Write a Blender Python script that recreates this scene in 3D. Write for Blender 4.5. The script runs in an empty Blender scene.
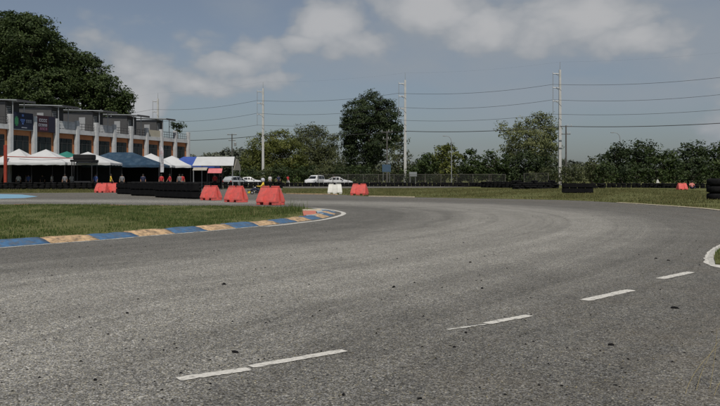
import bpy, bmesh, math, random
import numpy as np
from mathutils import Vector, Matrix

random.seed(7)
RNG = np.random.default_rng(11)
scene = bpy.context.scene
COL = scene.collection
R = math.radians

# ------------------------------------------------------------------ camera
CAM_H, F, HY, CX = 1.3, 800.0, 178.0, 360.0
cam_d = bpy.data.cameras.new('camera')
cam_d.sensor_width = 36.0
cam_d.lens = F * 36.0 / 720.0
cam_d.shift_y = -(203.0 - HY) / 720.0
cam_d.clip_end = 5000
cam_d.clip_start = 0.05
cam = bpy.data.objects.new('camera', cam_d)
COL.objects.link(cam)
cam.location = (0, 0, CAM_H)
cam.rotation_euler = (R(90), 0, 0)
scene.camera = cam

# ------------------------------------------------------------------ sun + sky
TO_SUN = Vector((0.09, -0.53, 0.84)).normalized()
sun_d = bpy.data.lights.new('sun', 'SUN')
sun_d.energy = 3.3
sun_d.angle = R(0.6)
sun_d.color = (1.0, 0.94, 0.84)
sun = bpy.data.objects.new('sun', sun_d)
COL.objects.link(sun)
sun.rotation_euler = TO_SUN.to_track_quat('Z', 'Y').to_euler()
sun.location = (0, 0, 60)

world = bpy.data.worlds.new('World')
scene.world = world
world.use_nodes = True
SKY_STRENGTH = 0.055


def build_world():
    nt = world.node_tree
    N, L = nt.nodes, nt.links
    bg = N['Background']
    sky = N.new('ShaderNodeTexSky')
    sky.sky_type = 'NISHITA'
    sky.sun_disc = False
    sky.sun_elevation = math.asin(TO_SUN.z)
    sky.sun_rotation = math.atan2(TO_SUN.x, TO_SUN.y)
    sky.air_density = 1.0
    sky.dust_density = 1.2
    sky.ozone_density = 2.0
    hs = N.new('ShaderNodeHueSaturation')
    hs.inputs['Saturation'].default_value = 0.70
    hs.inputs['Value'].default_value = 0.98
    tnt = N.new('ShaderNodeMix'); tnt.data_type = 'RGBA'; tnt.blend_type = 'MULTIPLY'
    tnt.inputs['Factor'].default_value = 1
    tnt.inputs['B'].default_value = (.90, 1.0, 1.12, 1)
    L.new(sky.outputs[0], tnt.inputs['A'])
    L.new(tnt.outputs['Result'], hs.inputs['Color'])
    tc = N.new('ShaderNodeTexCoord')
    nrm = N.new('ShaderNodeVectorMath'); nrm.operation = 'NORMALIZE'
    L.new(tc.outputs['Generated'], nrm.inputs[0])
    mp = N.new('ShaderNodeMapping')
    mp.inputs['Scale'].default_value = (1, 1, 2.1)
    L.new(nrm.outputs[0], mp.inputs[0])

    def noise(scale, detail, rough, vec, dist=0.0):
        n = N.new('ShaderNodeTexNoise')
        n.inputs['Scale'].default_value = scale
        n.inputs['Detail'].default_value = detail
        n.inputs['Roughness'].default_value = rough
        n.inputs['Distortion'].default_value = dist
        L.new(vec, n.inputs['Vector'])
        return n

    def math_(op, a, b=None, c=None, clamp=False):
        m = N.new('ShaderNodeMath'); m.operation = op; m.use_clamp = clamp
        for i, v in enumerate((a, b, c)):
            if v is None:
                continue
            if isinstance(v, (int, float)):
                m.inputs[i].default_value = v
            else:
                L.new(v, m.inputs[i])
        return m.outputs[0]

    def mrange(v, a, b, c=0.0, d=1.0, t='SMOOTHSTEP'):
        m = N.new('ShaderNodeMapRange'); m.interpolation_type = t
        m.inputs['From Min'].default_value = a
        m.inputs['From Max'].default_value = b
        m.inputs['To Min'].default_value = c
        m.inputs['To Max'].default_value = d
        L.new(v, m.inputs['Value'])
        return m.outputs[0]

    # billows: inverted smooth cells at several sizes give cumulus its cauliflower rim
    wn = noise(7, 4, 0.55, mp.outputs[0])
    sub = N.new('ShaderNodeVectorMath'); sub.operation = 'SUBTRACT'
    L.new(wn.outputs['Color'], sub.inputs[0]); sub.inputs[1].default_value = (.5, .5, .5)
    scl = N.new('ShaderNodeVectorMath'); scl.operation = 'SCALE'
    L.new(sub.outputs[0], scl.inputs[0]); scl.inputs['Scale'].default_value = 0.05
    dd = N.new('ShaderNodeVectorMath'); dd.operation = 'ADD'
    L.new(nrm.outputs[0], dd.inputs[0]); L.new(scl.outputs[0], dd.inputs[1])
    mp2 = N.new('ShaderNodeMapping')
    mp2.inputs['Scale'].default_value = (1, 1, 1.5)
    L.new(dd.outputs[0], mp2.inputs[0])
    vor = N.new('ShaderNodeTexVoronoi')
    vor.feature = 'F1'
    vor.inputs['Scale'].default_value = 22
    vor.inputs['Detail'].default_value = 2
    vor.inputs['Roughness'].default_value = .55
    vor.inputs['Lacunarity'].default_value = 2.1
    vor.normalize = True
    L.new(mp2.outputs[0], vor.inputs['Vector'])
    bill = mrange(vor.outputs['Distance'], .12, .58, .5, -.5, 'LINEAR')
    soft = noise(5.5, 5, .55, mp.outputs[0])
    softv = mrange(soft.outputs['Fac'], .3, .7, -.5, .5, 'LINEAR')

    def field(lst):
        acc = None
        for px, py, hw, hh, w in lst:
            c = Vector(((px - CX) / F, 1, (HY - py) / F)).normalized()
            s_ = N.new('ShaderNodeVectorMath'); s_.operation = 'SUBTRACT'
            L.new(dd.outputs[0], s_.inputs[0]); s_.inputs[1].default_value = c
            m = N.new('ShaderNodeVectorMath'); m.operation = 'MULTIPLY'
            L.new(s_.outputs[0], m.inputs[0]); m.inputs[1].default_value = (F / hw, F / max(hw, hh) * .5, F / hh)
            ln = N.new('ShaderNodeVectorMath'); ln.operation = 'LENGTH'
            L.new(m.outputs[0], ln.inputs[0])
            v = math_('MULTIPLY', math_('SUBTRACT', 1.0, ln.outputs['Value']), w)
            acc = v if acc is None else math_('MAXIMUM', acc, v)
        return acc
    # cumulus heads in view (pixel direction, half width, half height, weight)
    heads = [(329, 26, 40, 26, 1.1), (306, 42, 34, 14, .7), (354, 46, 44, 16, .55), (256, 50, 32, 19, .85), (232, 66, 44, 14, .65), (262, 80, 60, 10, .4),
             (126, 68, 22, 15, .8), (146, 78, 48, 18, .7), (190, 86, 70, 13, .5), (432, 8, 60, 28, 1.0), (486, 24, 64, 26, .9), (586, 16, 66, 32, 1.0), (632, 40, 50, 18, .8), (545, 30, 60, 24, .7)]
    broad = [(520, 44, 230, 62, .8), (400, 66, 150, 38, .7), (720, 40, 150, 70, .8), (600, 90, 200, 36, .6), (560, -40, 320, 80, 1.0), (250, 84, 160, 26, .5)]
    fld = field(heads)
    # the same kind of broken cloud goes on all round the sky
    gn = noise(2.6, 4, 0.5, mp.outputs[0], 0.2)
    gfld = mrange(gn.outputs['Fac'], 0.45, 0.75, -.6, .8, 'LINEAR')
    fall = math_('MAXIMUM', fld, gfld)
    cum = math_('ADD', fall, math_('MULTIPLY', bill, .55))
    edge = mrange(cum, -.05, .34)
    lit = mrange(cum, .0, .95)
    bf = math_('ADD', math_('MAXIMUM', field(broad), gfld), math_('MULTIPLY', softv, .55))
    veil = mrange(bf, -.15, .65, .08, .80)
    mx0 = N.new('ShaderNodeMix'); mx0.data_type = 'RGBA'
    L.new(veil, mx0.inputs['Factor'])
    L.new(hs.outputs[0], mx0.inputs['A'])
    mx0.inputs['B'].default_value = (5.0, 5.6, 6.3, 1)
    cr = N.new('ShaderNodeMix'); cr.data_type = 'RGBA'
    cr.inputs['A'].default_value = (5.5, 5.9, 6.4, 1)
    cr.inputs['B'].default_value = (8.6, 8.6, 8.7, 1)
    L.new(lit, cr.inputs['Factor'])
    mx = N.new('ShaderNodeMix'); mx.data_type = 'RGBA'
    L.new(math_('MULTIPLY', edge, .85), mx.inputs['Factor'])
    L.new(mx0.outputs['Result'], mx.inputs['A'])
    L.new(cr.outputs['Result'], mx.inputs['B'])
    L.new(mx.outputs['Result'], bg.inputs['Color'])
    bg.inputs['Strength'].default_value = SKY_STRENGTH


build_world()
vs = scene.view_settings
vs.view_transform = 'Standard'
vs.look = 'None'
vs.exposure = 0.0
vs.gamma = 1.0
vs.use_curve_mapping = False

# ------------------------------------------------------------------ helpers


def G(px, py):
    """ground point seen at a pixel of the photograph"""
    y = CAM_H * F / (py - HY)
    return ((px - CX) / F * y, y)


def WX(px, y):
    return (px - CX) / F * y


def WZ(py, y):
    return CAM_H + (HY - py) / F * y


def tag(o, label=None, cat=None, group=None, kind=None):
    if label:
        o['label'] = label
    if cat:
        o['category'] = cat
    if group:
        o['group'] = group
    if kind:
        o['kind'] = kind
    return o


def empty(name, loc, rz=0.0, label=None, cat=None, group=None):
    o = bpy.data.objects.new(name, None)
    COL.objects.link(o)
    o.empty_display_size = 0.2
    o.location = loc
    o.rotation_euler = (0, 0, rz)
    return tag(o, label, cat, group)


def link(name, mesh, parent=None, mat=None, loc=None, rz=None):
    o = bpy.data.objects.new(name, mesh)
    COL.objects.link(o)
    if parent is not None:
        o.parent = parent
    if mat is not None and len(mesh.materials) == 0:
        mesh.materials.append(mat)
    if loc is not None:
        o.location = loc
    if rz is not None:
        o.rotation_euler = (0, 0, rz)
    return o


class MB:
    """collects shapes into one mesh"""

    def __init__(self):
        self.bm = bmesh.new()

    def box(self, x0, x1, y0, y1, z0, z1, bev=0.0):
        ps = [(x0, y0, z0), (x1, y0, z0), (x1, y1, z0), (x0, y1, z0), (x0, y0, z1), (x1, y0, z1), (x1, y1, z1), (x0, y1, z1)]
        return self.hexa(ps, bev)

    def hexa(self, ps, bev=0.0):
        v = [self.bm.verts.new(p) for p in ps]
        fs = [self.bm.faces.new([v[i] for i in q]) for q in ((3, 2, 1, 0), (4, 5, 6, 7), (0, 1, 5, 4), (1, 2, 6, 5), (2, 3, 7, 6), (3, 0, 4, 7))]
        if bev > 0:
            es = list({e for f in fs for e in f.edges})
            bmesh.ops.bevel(self.bm, geom=es, offset=bev, segments=2, affect='EDGES', profile=0.5)
        return self

    def poly(self, pts):
        self.bm.faces.new([self.bm.verts.new(p) for p in pts])
        return self

    def tube(self, pts, rads, seg=8, cap=True):
        rings = []
        pts = [Vector(p) for p in pts]
        if isinstance(rads, (int, float)):
            rads = [rads] * len(pts)
        for i, p in enumerate(pts):
            a = pts[max(i - 1, 0)]
            b = pts[min(i + 1, len(pts) - 1)]
            t = (b - a).normalized()
            ref = Vector((0, 0, 1)) if abs(t.z) < .9 else Vector((1, 0, 0))
            u = t.cross(ref).normalized()
            w = t.cross(u).normalized()
            rings.append([self.bm.verts.new(p + (u * math.cos(k * 2 * math.pi / seg) + w * math.sin(k * 2 * math.pi / seg)) * rads[i]) for k in range(seg)])
        for i in range(len(rings) - 1):
            for k in range(seg):
                self.bm.faces.new((rings[i][k], rings[i][(k + 1) % seg], rings[i + 1][(k + 1) % seg], rings[i + 1][k]))
        if cap:
            self.bm.faces.new(rings[0][::-1])
            self.bm.faces.new(rings[-1])
        return self

    def lathe(self, prof, seg=16, M=None, closed=False):
        """prof: (r, z) list"""
        rings = []
        for r, z in prof:
            ring = []
            for k in range(seg):
                a = 2 * math.pi * k / seg
                p = Vector((r * math.cos(a), r * math.sin(a), z))
                ring.append(self.bm.verts.new(M @ p if M else p))
            rings.append(ring)
        n = len(rings)
        for i in range(n if closed else n - 1):
            A, B = rings[i], rings[(i + 1) % n]
            for k in range(seg):
                self.bm.faces.new((A[k], A[(k + 1) % seg], B[(k + 1) % seg], B[k]))
        if not closed:
            if prof[0][0] > 1e-4:
                self.bm.faces.new(rings[0][::-1])
            if prof[-1][0] > 1e-4:
                self.bm.faces.new(rings[-1])
        return self

    def mesh(self, name, mat=None, smooth=False):
        bmesh.ops.remove_doubles(self.bm, verts=self.bm.verts, dist=1e-5)
        bmesh.ops.recalc_face_normals(self.bm, faces=self.bm.faces)
        me = bpy.data.meshes.new(name)
        self.bm.to_mesh(me)
        self.bm.free()
        if smooth:
            me.polygons.foreach_set('use_smooth', [True] * len(me.polygons))
        if mat:
            me.materials.append(mat)
        return me

    def build(self, name, mat, parent=None, smooth=False, loc=None, rz=None):
        return link(name, self.mesh(name, mat, smooth), parent, None, loc, rz)


def np_mesh(name, verts, faces, mat=None, nper=4):
    me = bpy.data.meshes.new(name)
    nv, nf = len(verts), len(faces)
    me.vertices.add(nv)
    me.vertices.foreach_set('co', np.asarray(verts, dtype=np.float32).ravel())
    me.loops.add(nf * nper)
    me.loops.foreach_set('vertex_index', np.asarray(faces, dtype=np.int32).ravel())
    me.polygons.add(nf)
    me.polygons.foreach_set('loop_start', np.arange(0, nf * nper, nper, dtype=np.int32))
    me.polygons.foreach_set('loop_total', np.full(nf, nper, dtype=np.int32))
    me.update(calc_edges=True)
    if mat:
        me.materials.append(mat)
    return me


def copy_tree(o, parent=None):
    c = o.copy()
    COL.objects.link(c)
    c.parent = parent
    for ch in list(o.children):
        copy_tree(ch, c)
    return c


# ------------------------------------------------------------------ materials
MATS = {}


def mat(name, col, rough=0.6, var=0.15, scale=8.0, bump=0.0, bscale=40.0, spec=0.4, metal=0.0, dirt=None, dirt_amt=0.4, dscale=3.0):
    """plain procedural material: base colour broken up by noise, optional dirt patches and bump"""
    if name in MATS:
        return MATS[name]
    m = bpy.data.materials.new(name)
    m.use_nodes = True
    N, L = m.node_tree.nodes, m.node_tree.links
    b = N['Principled BSDF']
    b.inputs['Roughness'].default_value = rough
    b.inputs['Metallic'].default_value = metal
    b.inputs['Specular IOR Level'].default_value = spec
    tc = N.new('ShaderNodeTexCoord')
    n = N.new('ShaderNodeTexNoise')
    n.inputs['Scale'].default_value = scale
    n.inputs['Detail'].default_value = 5
    n.inputs['Roughness'].default_value = 0.6
    L.new(tc.outputs['Object'], n.inputs['Vector'])
    mr = N.new('ShaderNodeMapRange')
    mr.inputs['From Min'].default_value = .3
    mr.inputs['From Max'].default_value = .7
    mr.inputs['To Min'].default_value = 1 - var
    mr.inputs['To Max'].default_value = 1 + var
    L.new(n.outputs['Fac'], mr.inputs['Value'])
    mul = N.new('ShaderNodeMix'); mul.data_type = 'RGBA'; mul.blend_type = 'MULTIPLY'
    mul.inputs['Factor'].default_value = 1
    mul.inputs['A'].default_value = (*col, 1)
    L.new(mr.outputs[0], mul.inputs['B'])
    out = mul.outputs['Result']
    if dirt:
        dn = N.new('ShaderNodeTexNoise')
        dn.inputs['Scale'].default_value = dscale
        dn.inputs['Detail'].default_value = 6
        dn.inputs['Roughness'].default_value = .65
        L.new(tc.outputs['Object'], dn.inputs['Vector'])
        dr = N.new('ShaderNodeMapRange')
        dr.inputs['From Min'].default_value = .45
        dr.inputs['From Max'].default_value = .68
        dr.inputs['To Max'].default_value = dirt_amt
        L.new(dn.outputs['Fac'], dr.inputs['Value'])
        dm = N.new('ShaderNodeMix'); dm.data_type = 'RGBA'
        L.new(dr.outputs[0], dm.inputs['Factor'])
        L.new(out, dm.inputs['A'])
        dm.inputs['B'].default_value = (*dirt, 1)
        out = dm.outputs['Result']
    L.new(out, b.inputs['Base Color'])
    if bump > 0:
        bn = N.new('ShaderNodeTexNoise')
        bn.inputs['Scale'].default_value = bscale
        bn.inputs['Detail'].default_value = 4
        L.new(tc.outputs['Object'], bn.inputs['Vector'])
        bp = N.new('ShaderNodeBump')
        bp.inputs['Strength'].default_value = bump
        bp.inputs['Distance'].default_value = .02
        L.new(bn.outputs['Fac'], bp.inputs['Height'])
        L.new(bp.outputs[0], b.inputs['Normal'])
    MATS[name] = m
    return m


def leaf_mat(name, dark, mid, light, trans=0.25, rough=0.6, clumpscale=.55):
    m = bpy.data.materials.new(name)
    m.use_nodes = True
    N, L = m.node_tree.nodes, m.node_tree.links
    b = N['Principled BSDF']
    out = N['Material Output']
    g = N.new('ShaderNodeNewGeometry')
    r = N.new('ShaderNodeValToRGB')
    r.color_ramp.elements[0].color = (*dark, 1)
    r.color_ramp.elements[1].color = (*light, 1)
    e = r.color_ramp.elements.new(.55)
    e.color = (*mid, 1)
    tc = N.new('ShaderNodeTexCoord')
    nz_ = N.new('ShaderNodeTexNoise')
    nz_.inputs['Scale'].default_value = clumpscale
    nz_.inputs['Detail'].default_value = 3
    L.new(tc.outputs['Object'], nz_.inputs['Vector'])
    mr_ = N.new('ShaderNodeMapRange')
    mr_.inputs['From Min'].default_value = .32
    mr_.inputs['From Max'].default_value = .68
    mr_.inputs['To Min'].default_value = -.1
    mr_.inputs['To Max'].default_value = .65
    L.new(nz_.outputs['Fac'], mr_.inputs['Value'])
    ad = N.new('ShaderNodeMath'); ad.operation = 'MULTIPLY_ADD'
    L.new(g.outputs['Random Per Island'], ad.inputs[0])
    ad.inputs[1].default_value = .45
    L.new(mr_.outputs[0], ad.inputs[2])
    L.new(ad.outputs[0], r.inputs[0])
    L.new(r.outputs[0], b.inputs['Base Color'])
    b.inputs['Roughness'].default_value = rough
    b.inputs['Specular IOR Level'].default_value = .25
    t = N.new('ShaderNodeBsdfTranslucent')
    L.new(r.outputs[0], t.inputs['Color'])
    mx = N.new('ShaderNodeMixShader')
    mx.inputs[0].default_value = trans
    L.new(b.outputs[0], mx.inputs[1])
    L.new(t.outputs[0], mx.inputs[2])
    L.new(mx.outputs[0], out.inputs[0])
    return m


M_RED = mat('red_plastic', (.70, .115, .10), .5, .15, 5, dirt=(.30, .13, .11), dirt_amt=.55, dscale=4)
M_WHITEPL = mat('white_plastic', (.62, .62, .58), .5, .08, 5, dirt=(.35, .32, .27), dirt_amt=.4, dscale=5)
M_TYRE = mat('tyre_rubber', (.010, .010, .011), .9, .35, 7, .3, 30, spec=.08, dirt=(.03, .028, .026), dirt_amt=.3, dscale=4)
M_BELT = mat('rubber_belt', (.009, .009, .010), .85, .3, 4, .2, 20, spec=.08, dirt=(.02, .019, .018), dirt_amt=.3)
M_CONC = mat('pole_concrete', (.50, .50, .49), .85, .12, 3, .2, 12, dirt=(.25, .25, .23), dirt_amt=.4, dscale=1.5)
M_STEEL = mat('galvanised_steel', (.33, .34, .35), .5, .15, 10, metal=.3)
M_DARKST = mat('dark_steel', (.03, .03, .033), .5, .2, 10)
M_WIRE = mat('wire_dark', (.03, .03, .032), .6, .1, 10)
M_BARK = mat('bark', (.10, .085, .065), .9, .3, 6, .5, 12)
M_WHITEW = mat('white_wall', (.52, .53, .54), .8, .06, 1.5, dirt=(.22, .22, .21), dirt_amt=.45, dscale=1.0)
M_ORANGE = mat('orange_wall', (.50, .20, .085), .8, .08, 1.5, dirt=(.25, .11, .06), dirt_amt=.4, dscale=1.0)
M_GREYW = mat('grey_wall', (.068, .068, .07), .85, .12, 1.2, dirt=(.07, .07, .07), dirt_amt=.5, dscale=.8)
M_ROOF = mat('roof_sheet', (.33, .35, .36), .55, .12, 2)
M_SOFFIT = mat('roof_fascia', (.07, .07, .075), .7, .2, 3)
M_GLASS = mat('dark_glass', (.012, .018, .02), .18, .3, 2, spec=.35)
M_FRAME = mat('window_frame', (.05, .05, .05), .5, .1, 5)
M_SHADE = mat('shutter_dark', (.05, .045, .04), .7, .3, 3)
M_SKIN = mat('skin', (.30, .17, .11), .6, .08, 10)
M_BLACK = mat('black_cloth', (.015, .015, .017), .85, .2, 8)
M_WHITEC = mat('tent_white', (.50, .51, .52), .75, .06, 1.2, dirt=(.42, .42, .41), dirt_amt=.5, dscale=.8)
M_GREENC = mat('tent_green', (.02, .16, .13), .7, .12, 1.5)
M_NAVYC = mat('tent_navy', (.010, .036, .07), .7, .2, 1.5, dirt=(.07, .11, .15), dirt_amt=.5, dscale=1.6)
M_BLUEC = mat('tent_blue', (.03, .07, .28), .65, .15, 1.5)
M_SHEETKIOSK = mat('shade_sheet_kiosk_black', (.010, .010, .011), .9, .3, 2)  # black of the kiosk and of the shade sheets added behind the tents
M_PINKC = mat('awning_pink', (.55, .16, .17), .75, .15, 3)
M_BEIGEC = mat('awning_beige', (.34, .31, .26), .8, .15, 3)
M_CARW = mat('car_white_paint', (.68, .69, .70), .3, .03, 2, spec=.5)
M_CARS = mat('car_silver_paint', (.40, .42, .44), .3, .03, 2, spec=.5)
M_CARG = mat('car_window_glass', (.012, .014, .016), .1, .1, 2, spec=.5)
M_LAMP = mat('lamp_plastic', (.5, .5, .5), .3, .1, 5)
M_TAIL = mat('tail_lamp_red', (.35, .02, .02), .3, .1, 5)
M_CARB = mat('car_black_trim', (.02, .02, .02), .6, .1, 5)


# ------------------------------------------------------------------ layout curves
def resample(pts, step):
    P = np.array(pts, dtype=float)
    # Catmull-Rom smoothing
    out = []
    n = len(P)
    for i in range(n - 1):
        p0, p1, p2, p3 = P[max(i - 1, 0)], P[i], P[i + 1], P[min(i + 2, n - 1)]
        for t in np.linspace(0, 1, 12, endpoint=False):
            out.append(.5 * ((2 * p1) + (-p0 + p2) * t + (2 * p0 - 5 * p1 + 4 * p2 - p3) * t * t + (-p0 + 3 * p1 - 3 * p2 + p3) * t ** 3))
    out.append(P[-1])
    out = np.array(out)
    d = np.r_[0, np.cumsum(np.linalg.norm(np.diff(out, axis=0), axis=1))]
    s = np.arange(0, d[-1], step)
    return np.c_[np.interp(s, d, out[:, 0]), np.interp(s, d, out[:, 1])], s


def normals2(P):
    T = np.gradient(P, axis=0)
    T /= np.linalg.norm(T, axis=1)[:, None] + 1e-9
    return np.c_[-T[:, 1], T[:, 0]], T       # left normal


kerb_px = [(-520, 292), (-330, 274), (-150, 259), (-60, 252.3), (0, 247.6), (50, 243.6), (102, 239.8), (142, 236.3), (180, 233.3), (210, 230.7), (236, 228.3),
           (262, 225.8), (285, 223.3), (305, 220.9), (318, 219.0), (328, 217.0), (334, 214.9), (335.5, 212.6), (330, 210.6), (318, 209.0),
           (300, 208.0), (265, 207.3), (200, 206.5), (100, 205.6), (0, 205.0), (-150, 204.2), (-320, 203.2)]
KERB, KS = resample([G(*p) for p in kerb_px], 0.14)
KN, KT = normals2(KERB)          # left normal points to the infield
KERB_W = 0.5

# ------------------------------------------------------------------ ground, asphalt


def ground_mat():
    m = bpy.data.materials.new('grass_ground')
    m.use_nodes = True
    N, L = m.node_tree.nodes, m.node_tree.links
    b = N['Principled BSDF']
    tc = N.new('ShaderNodeTexCoord')

    def nz(s, d=6, r=.62):
        n = N.new('ShaderNodeTexNoise')
        n.inputs['Scale'].default_value = s
        n.inputs['Detail'].default_value = d
        n.inputs['Roughness'].default_value = r
        L.new(tc.outputs['Object'], n.inputs['Vector'])
        return n
    a = nz(.35)
    r = N.new('ShaderNodeValToRGB')
    r.color_ramp.elements[0].position = .3
    r.color_ramp.elements[0].color = (.075, .088, .030, 1)
    r.color_ramp.elements[1].position = .72
    r.color_ramp.elements[1].color = (.145, .142, .058, 1)
    L.new(a.outputs['Fac'], r.inputs[0])
    f = nz(6, 6, .75)
    r2 = N.new('ShaderNodeMapRange')
    r2.inputs['From Min'].default_value = .3
    r2.inputs['From Max'].default_value = .7
    r2.inputs['To Min'].default_value = .6
    r2.inputs['To Max'].default_value = 1.35
    L.new(f.outputs['Fac'], r2.inputs['Value'])
    mx = N.new('ShaderNodeMix'); mx.data_type = 'RGBA'; mx.blend_type = 'MULTIPLY'
    mx.inputs['Factor'].default_value = 1
    L.new(r.outputs[0], mx.inputs['A'])
    L.new(r2.outputs[0], mx.inputs['B'])
    # bare earth
    e = nz(1.3, 6, .7)
    er = N.new('ShaderNodeMapRange')
    er.inputs['From Min'].default_value = .60
    er.inputs['From Max'].default_value = .74
    er.inputs['To Max'].default_value = .6
    L.new(e.outputs['Fac'], er.inputs['Value'])
    mx2 = N.new('ShaderNodeMix'); mx2.data_type = 'RGBA'
    L.new(er.outputs[0], mx2.inputs['Factor'])
    L.new(mx.outputs['Result'], mx2.inputs['A'])
    mx2.inputs['B'].default_value = (.14, .115, .075, 1)
    L.new(mx2.outputs['Result'], b.inputs['Base Color'])
    b.inputs['Roughness'].default_value = .95
    b.inputs['Specular IOR Level'].default_value = .1
    bp = N.new('ShaderNodeBump')
    bp.inputs['Strength'].default_value = .5
    bp.inputs['Distance'].default_value = .05
    L.new(f.outputs['Fac'], bp.inputs['Height'])
    L.new(bp.outputs[0], b.inputs['Normal'])
    return m


M_GROUND = ground_mat()


def asphalt_mat():
    m = bpy.data.materials.new('asphalt')
    m.use_nodes = True
    N, L = m.node_tree.nodes, m.node_tree.links
    b = N['Principled BSDF']
    tc = N.new('ShaderNodeTexCoord')
    uv = N.new('ShaderNodeUVMap'); uv.uv_map = 'lane'
    sep = N.new('ShaderNodeSeparateXYZ')
    L.new(uv.outputs[0], sep.inputs[0])

    def nz(s, d=4, r=.6, vec=None, dist=0):
        n = N.new('ShaderNodeTexNoise')
        n.inputs['Scale'].default_value = s
        n.inputs['Detail'].default_value = d
        n.inputs['Roughness'].default_value = r
        n.inputs['Distortion'].default_value = dist
        L.new(vec or tc.outputs['Object'], n.inputs['Vector'])
        return n.outputs['Fac']

    def mr(v, a, b_, c, d):
        n = N.new('ShaderNodeMapRange')
        n.inputs['From Min'].default_value = a
        n.inputs['From Max'].default_value = b_
        n.inputs['To Min'].default_value = c
        n.inputs['To Max'].default_value = d
        L.new(v, n.inputs['Value'])
        return n.outputs[0]

    def mth(op, a, b_):
        n = N.new('ShaderNodeMath'); n.operation = op
        for i, v in enumerate((a, b_)):
            if isinstance(v, (int, float)):
                n.inputs[i].default_value = v
            else:
                L.new(v, n.inputs[i])
        return n.outputs[0]
    # rubbered-in lanes: grey value by distance from the inside kerb, wobbling along the lap
    wob = nz(.25, 3, .5)
    d = mth('ADD', sep.outputs['Y'], mr(wob, .3, .7, -.5, .5))
    dn = mth('DIVIDE', d, 20.0)
    ramp = N.new('ShaderNodeValToRGB')
    cr = ramp.color_ramp
    stops = [(0.0, .155), (.6, .135), (2.4, .132), (3.1, .17), (3.7, .172), (4.0, .148), (4.3, .195), (5.2, .235), (8.2, .24), (9.4, .19), (10.8, .14), (13.5, .118), (18, .135)]
    cr.elements[0].position = 0
    cr.elements[0].color = (stops[0][1],) * 3 + (1,)
    cr.elements[1].position = stops[-1][0] / 20
    cr.elements[1].color = (stops[-1][1],) * 3 + (1,)
    for p, v in stops[1:-1]:
        e = cr.elements.new(p / 20)
        e.color = (v, v, v, 1)
    L.new(dn, ramp.inputs[0])
    # streaks that follow the lap
    cmb = N.new('ShaderNodeCombineXYZ')
    L.new(mth('MULTIPLY', sep.outputs['X'], .03), cmb.inputs['X'])
    L.new(mth('MULTIPLY', sep.outputs['Y'], 1.6), cmb.inputs['Y'])
    st = mr(nz(1.0, 6, .65, cmb.outputs[0]), .3, .7, .76, 1.20)
    cmb2 = N.new('ShaderNodeCombineXYZ')
    L.new(mth('MULTIPLY', sep.outputs['X'], .05), cmb2.inputs['X'])
    L.new(mth('MULTIPLY', sep.outputs['Y'], 5.5), cmb2.inputs['Y'])
    thin = mr(nz(1.0, 4, .6, cmb2.outputs[0]), .34, .46, .87, 1.0)
    st = mth('MULTIPLY', st, thin)
    pat = mr(nz(.7, 5, .65), .3, .7, .86, 1.14)
    mid = mr(nz(9, 4, .7), .3, .7, .88, 1.12)
    # aggregate
    vo = N.new('ShaderNodeTexVoronoi')
    vo.inputs['Scale'].default_value = 125
    L.new(tc.outputs['Object'], vo.inputs['Vector'])
    sv = N.new('ShaderNodeSeparateColor')
    L.new(vo.outputs['Color'], sv.inputs[0])
    agg = mr(sv.outputs[0], .1, .95, .30, 1.70)
    vo2 = N.new('ShaderNodeTexVoronoi')
    vo2.inputs['Scale'].default_value = 48
    L.new(tc.outputs['Object'], vo2.inputs['Vector'])
    sv2 = N.new('ShaderNodeSeparateColor')
    L.new(vo2.outputs['Color'], sv2.inputs[0])
    agg2 = mr(sv2.outputs[0], 0, 1, .70, 1.30)
    fleck = mr(sv.outputs[2], .93, .96, 1.0, 1.9)
    pits = mr(nz(60, 3, .6), .36, .5, .5, 1.05)
    k = mth('MULTIPLY', st, pat)
    for q in (mid, agg, agg2, pits, fleck):
        k = mth('MULTIPLY', k, q)
    mul = N.new('ShaderNodeMix'); mul.data_type = 'RGBA'; mul.blend_type = 'MULTIPLY'
    mul.inputs['Factor'].default_value = 1
    L.new(ramp.outputs[0], mul.inputs['A'])
    L.new(k, mul.inputs['B'])
    # tint: greenish-yellow stone flecks, brown dust towards the outside
    tint = N.new('ShaderNodeMix'); tint.data_type = 'RGBA'; tint.blend_type = 'MULTIPLY'
    tint.inputs['A'].default_value = (1, 1, 1, 1)
    tr = N.new('ShaderNodeValToRGB')
    tr.color_ramp.elements[0].color = (1.015, 1.0, .965, 1)
    tr.color_ramp.elements[1].color = (1.15, 1.05, .78, 1)
    tr.color_ramp.elements[0].position = .45
    L.new(sv.outputs[1], tr.inputs[0])
    tint.inputs['Factor'].default_value = 1
    L.new(mul.outputs['Result'], tint.inputs['A'])
    L.new(tr.outputs[0], tint.inputs['B'])
    dust = N.new('ShaderNodeMix'); dust.data_type = 'RGBA'
    df = mth('MULTIPLY', mr(sep.outputs['Y'], 10, 15, 0, .5), mr(nz(1.1, 6, .7), .45, .66, 0, 1))
    L.new(df, dust.inputs['Factor'])
    L.new(tint.outputs['Result'], dust.inputs['A'])
    dust.inputs['B'].default_value = (.150, .122, .085, 1)
    L.new(dust.outputs['Result'], b.inputs['Base Color'])
    b.inputs['Roughness'].default_value = .85
    b.inputs['Specular IOR Level'].default_value = .25
    bp = N.new('ShaderNodeBump')
    bp.inputs['Strength'].default_value = .55
    bp.inputs['Distance'].default_value = .006
    L.new(mth('ADD', sv.outputs[0], mth('MULTIPLY', nz(150, 2, .5), .8)), bp.inputs['Height'])
    L.new(bp.outputs[0], b.inputs['Normal'])
    return m


M_ASPHALT = asphalt_mat()


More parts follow.
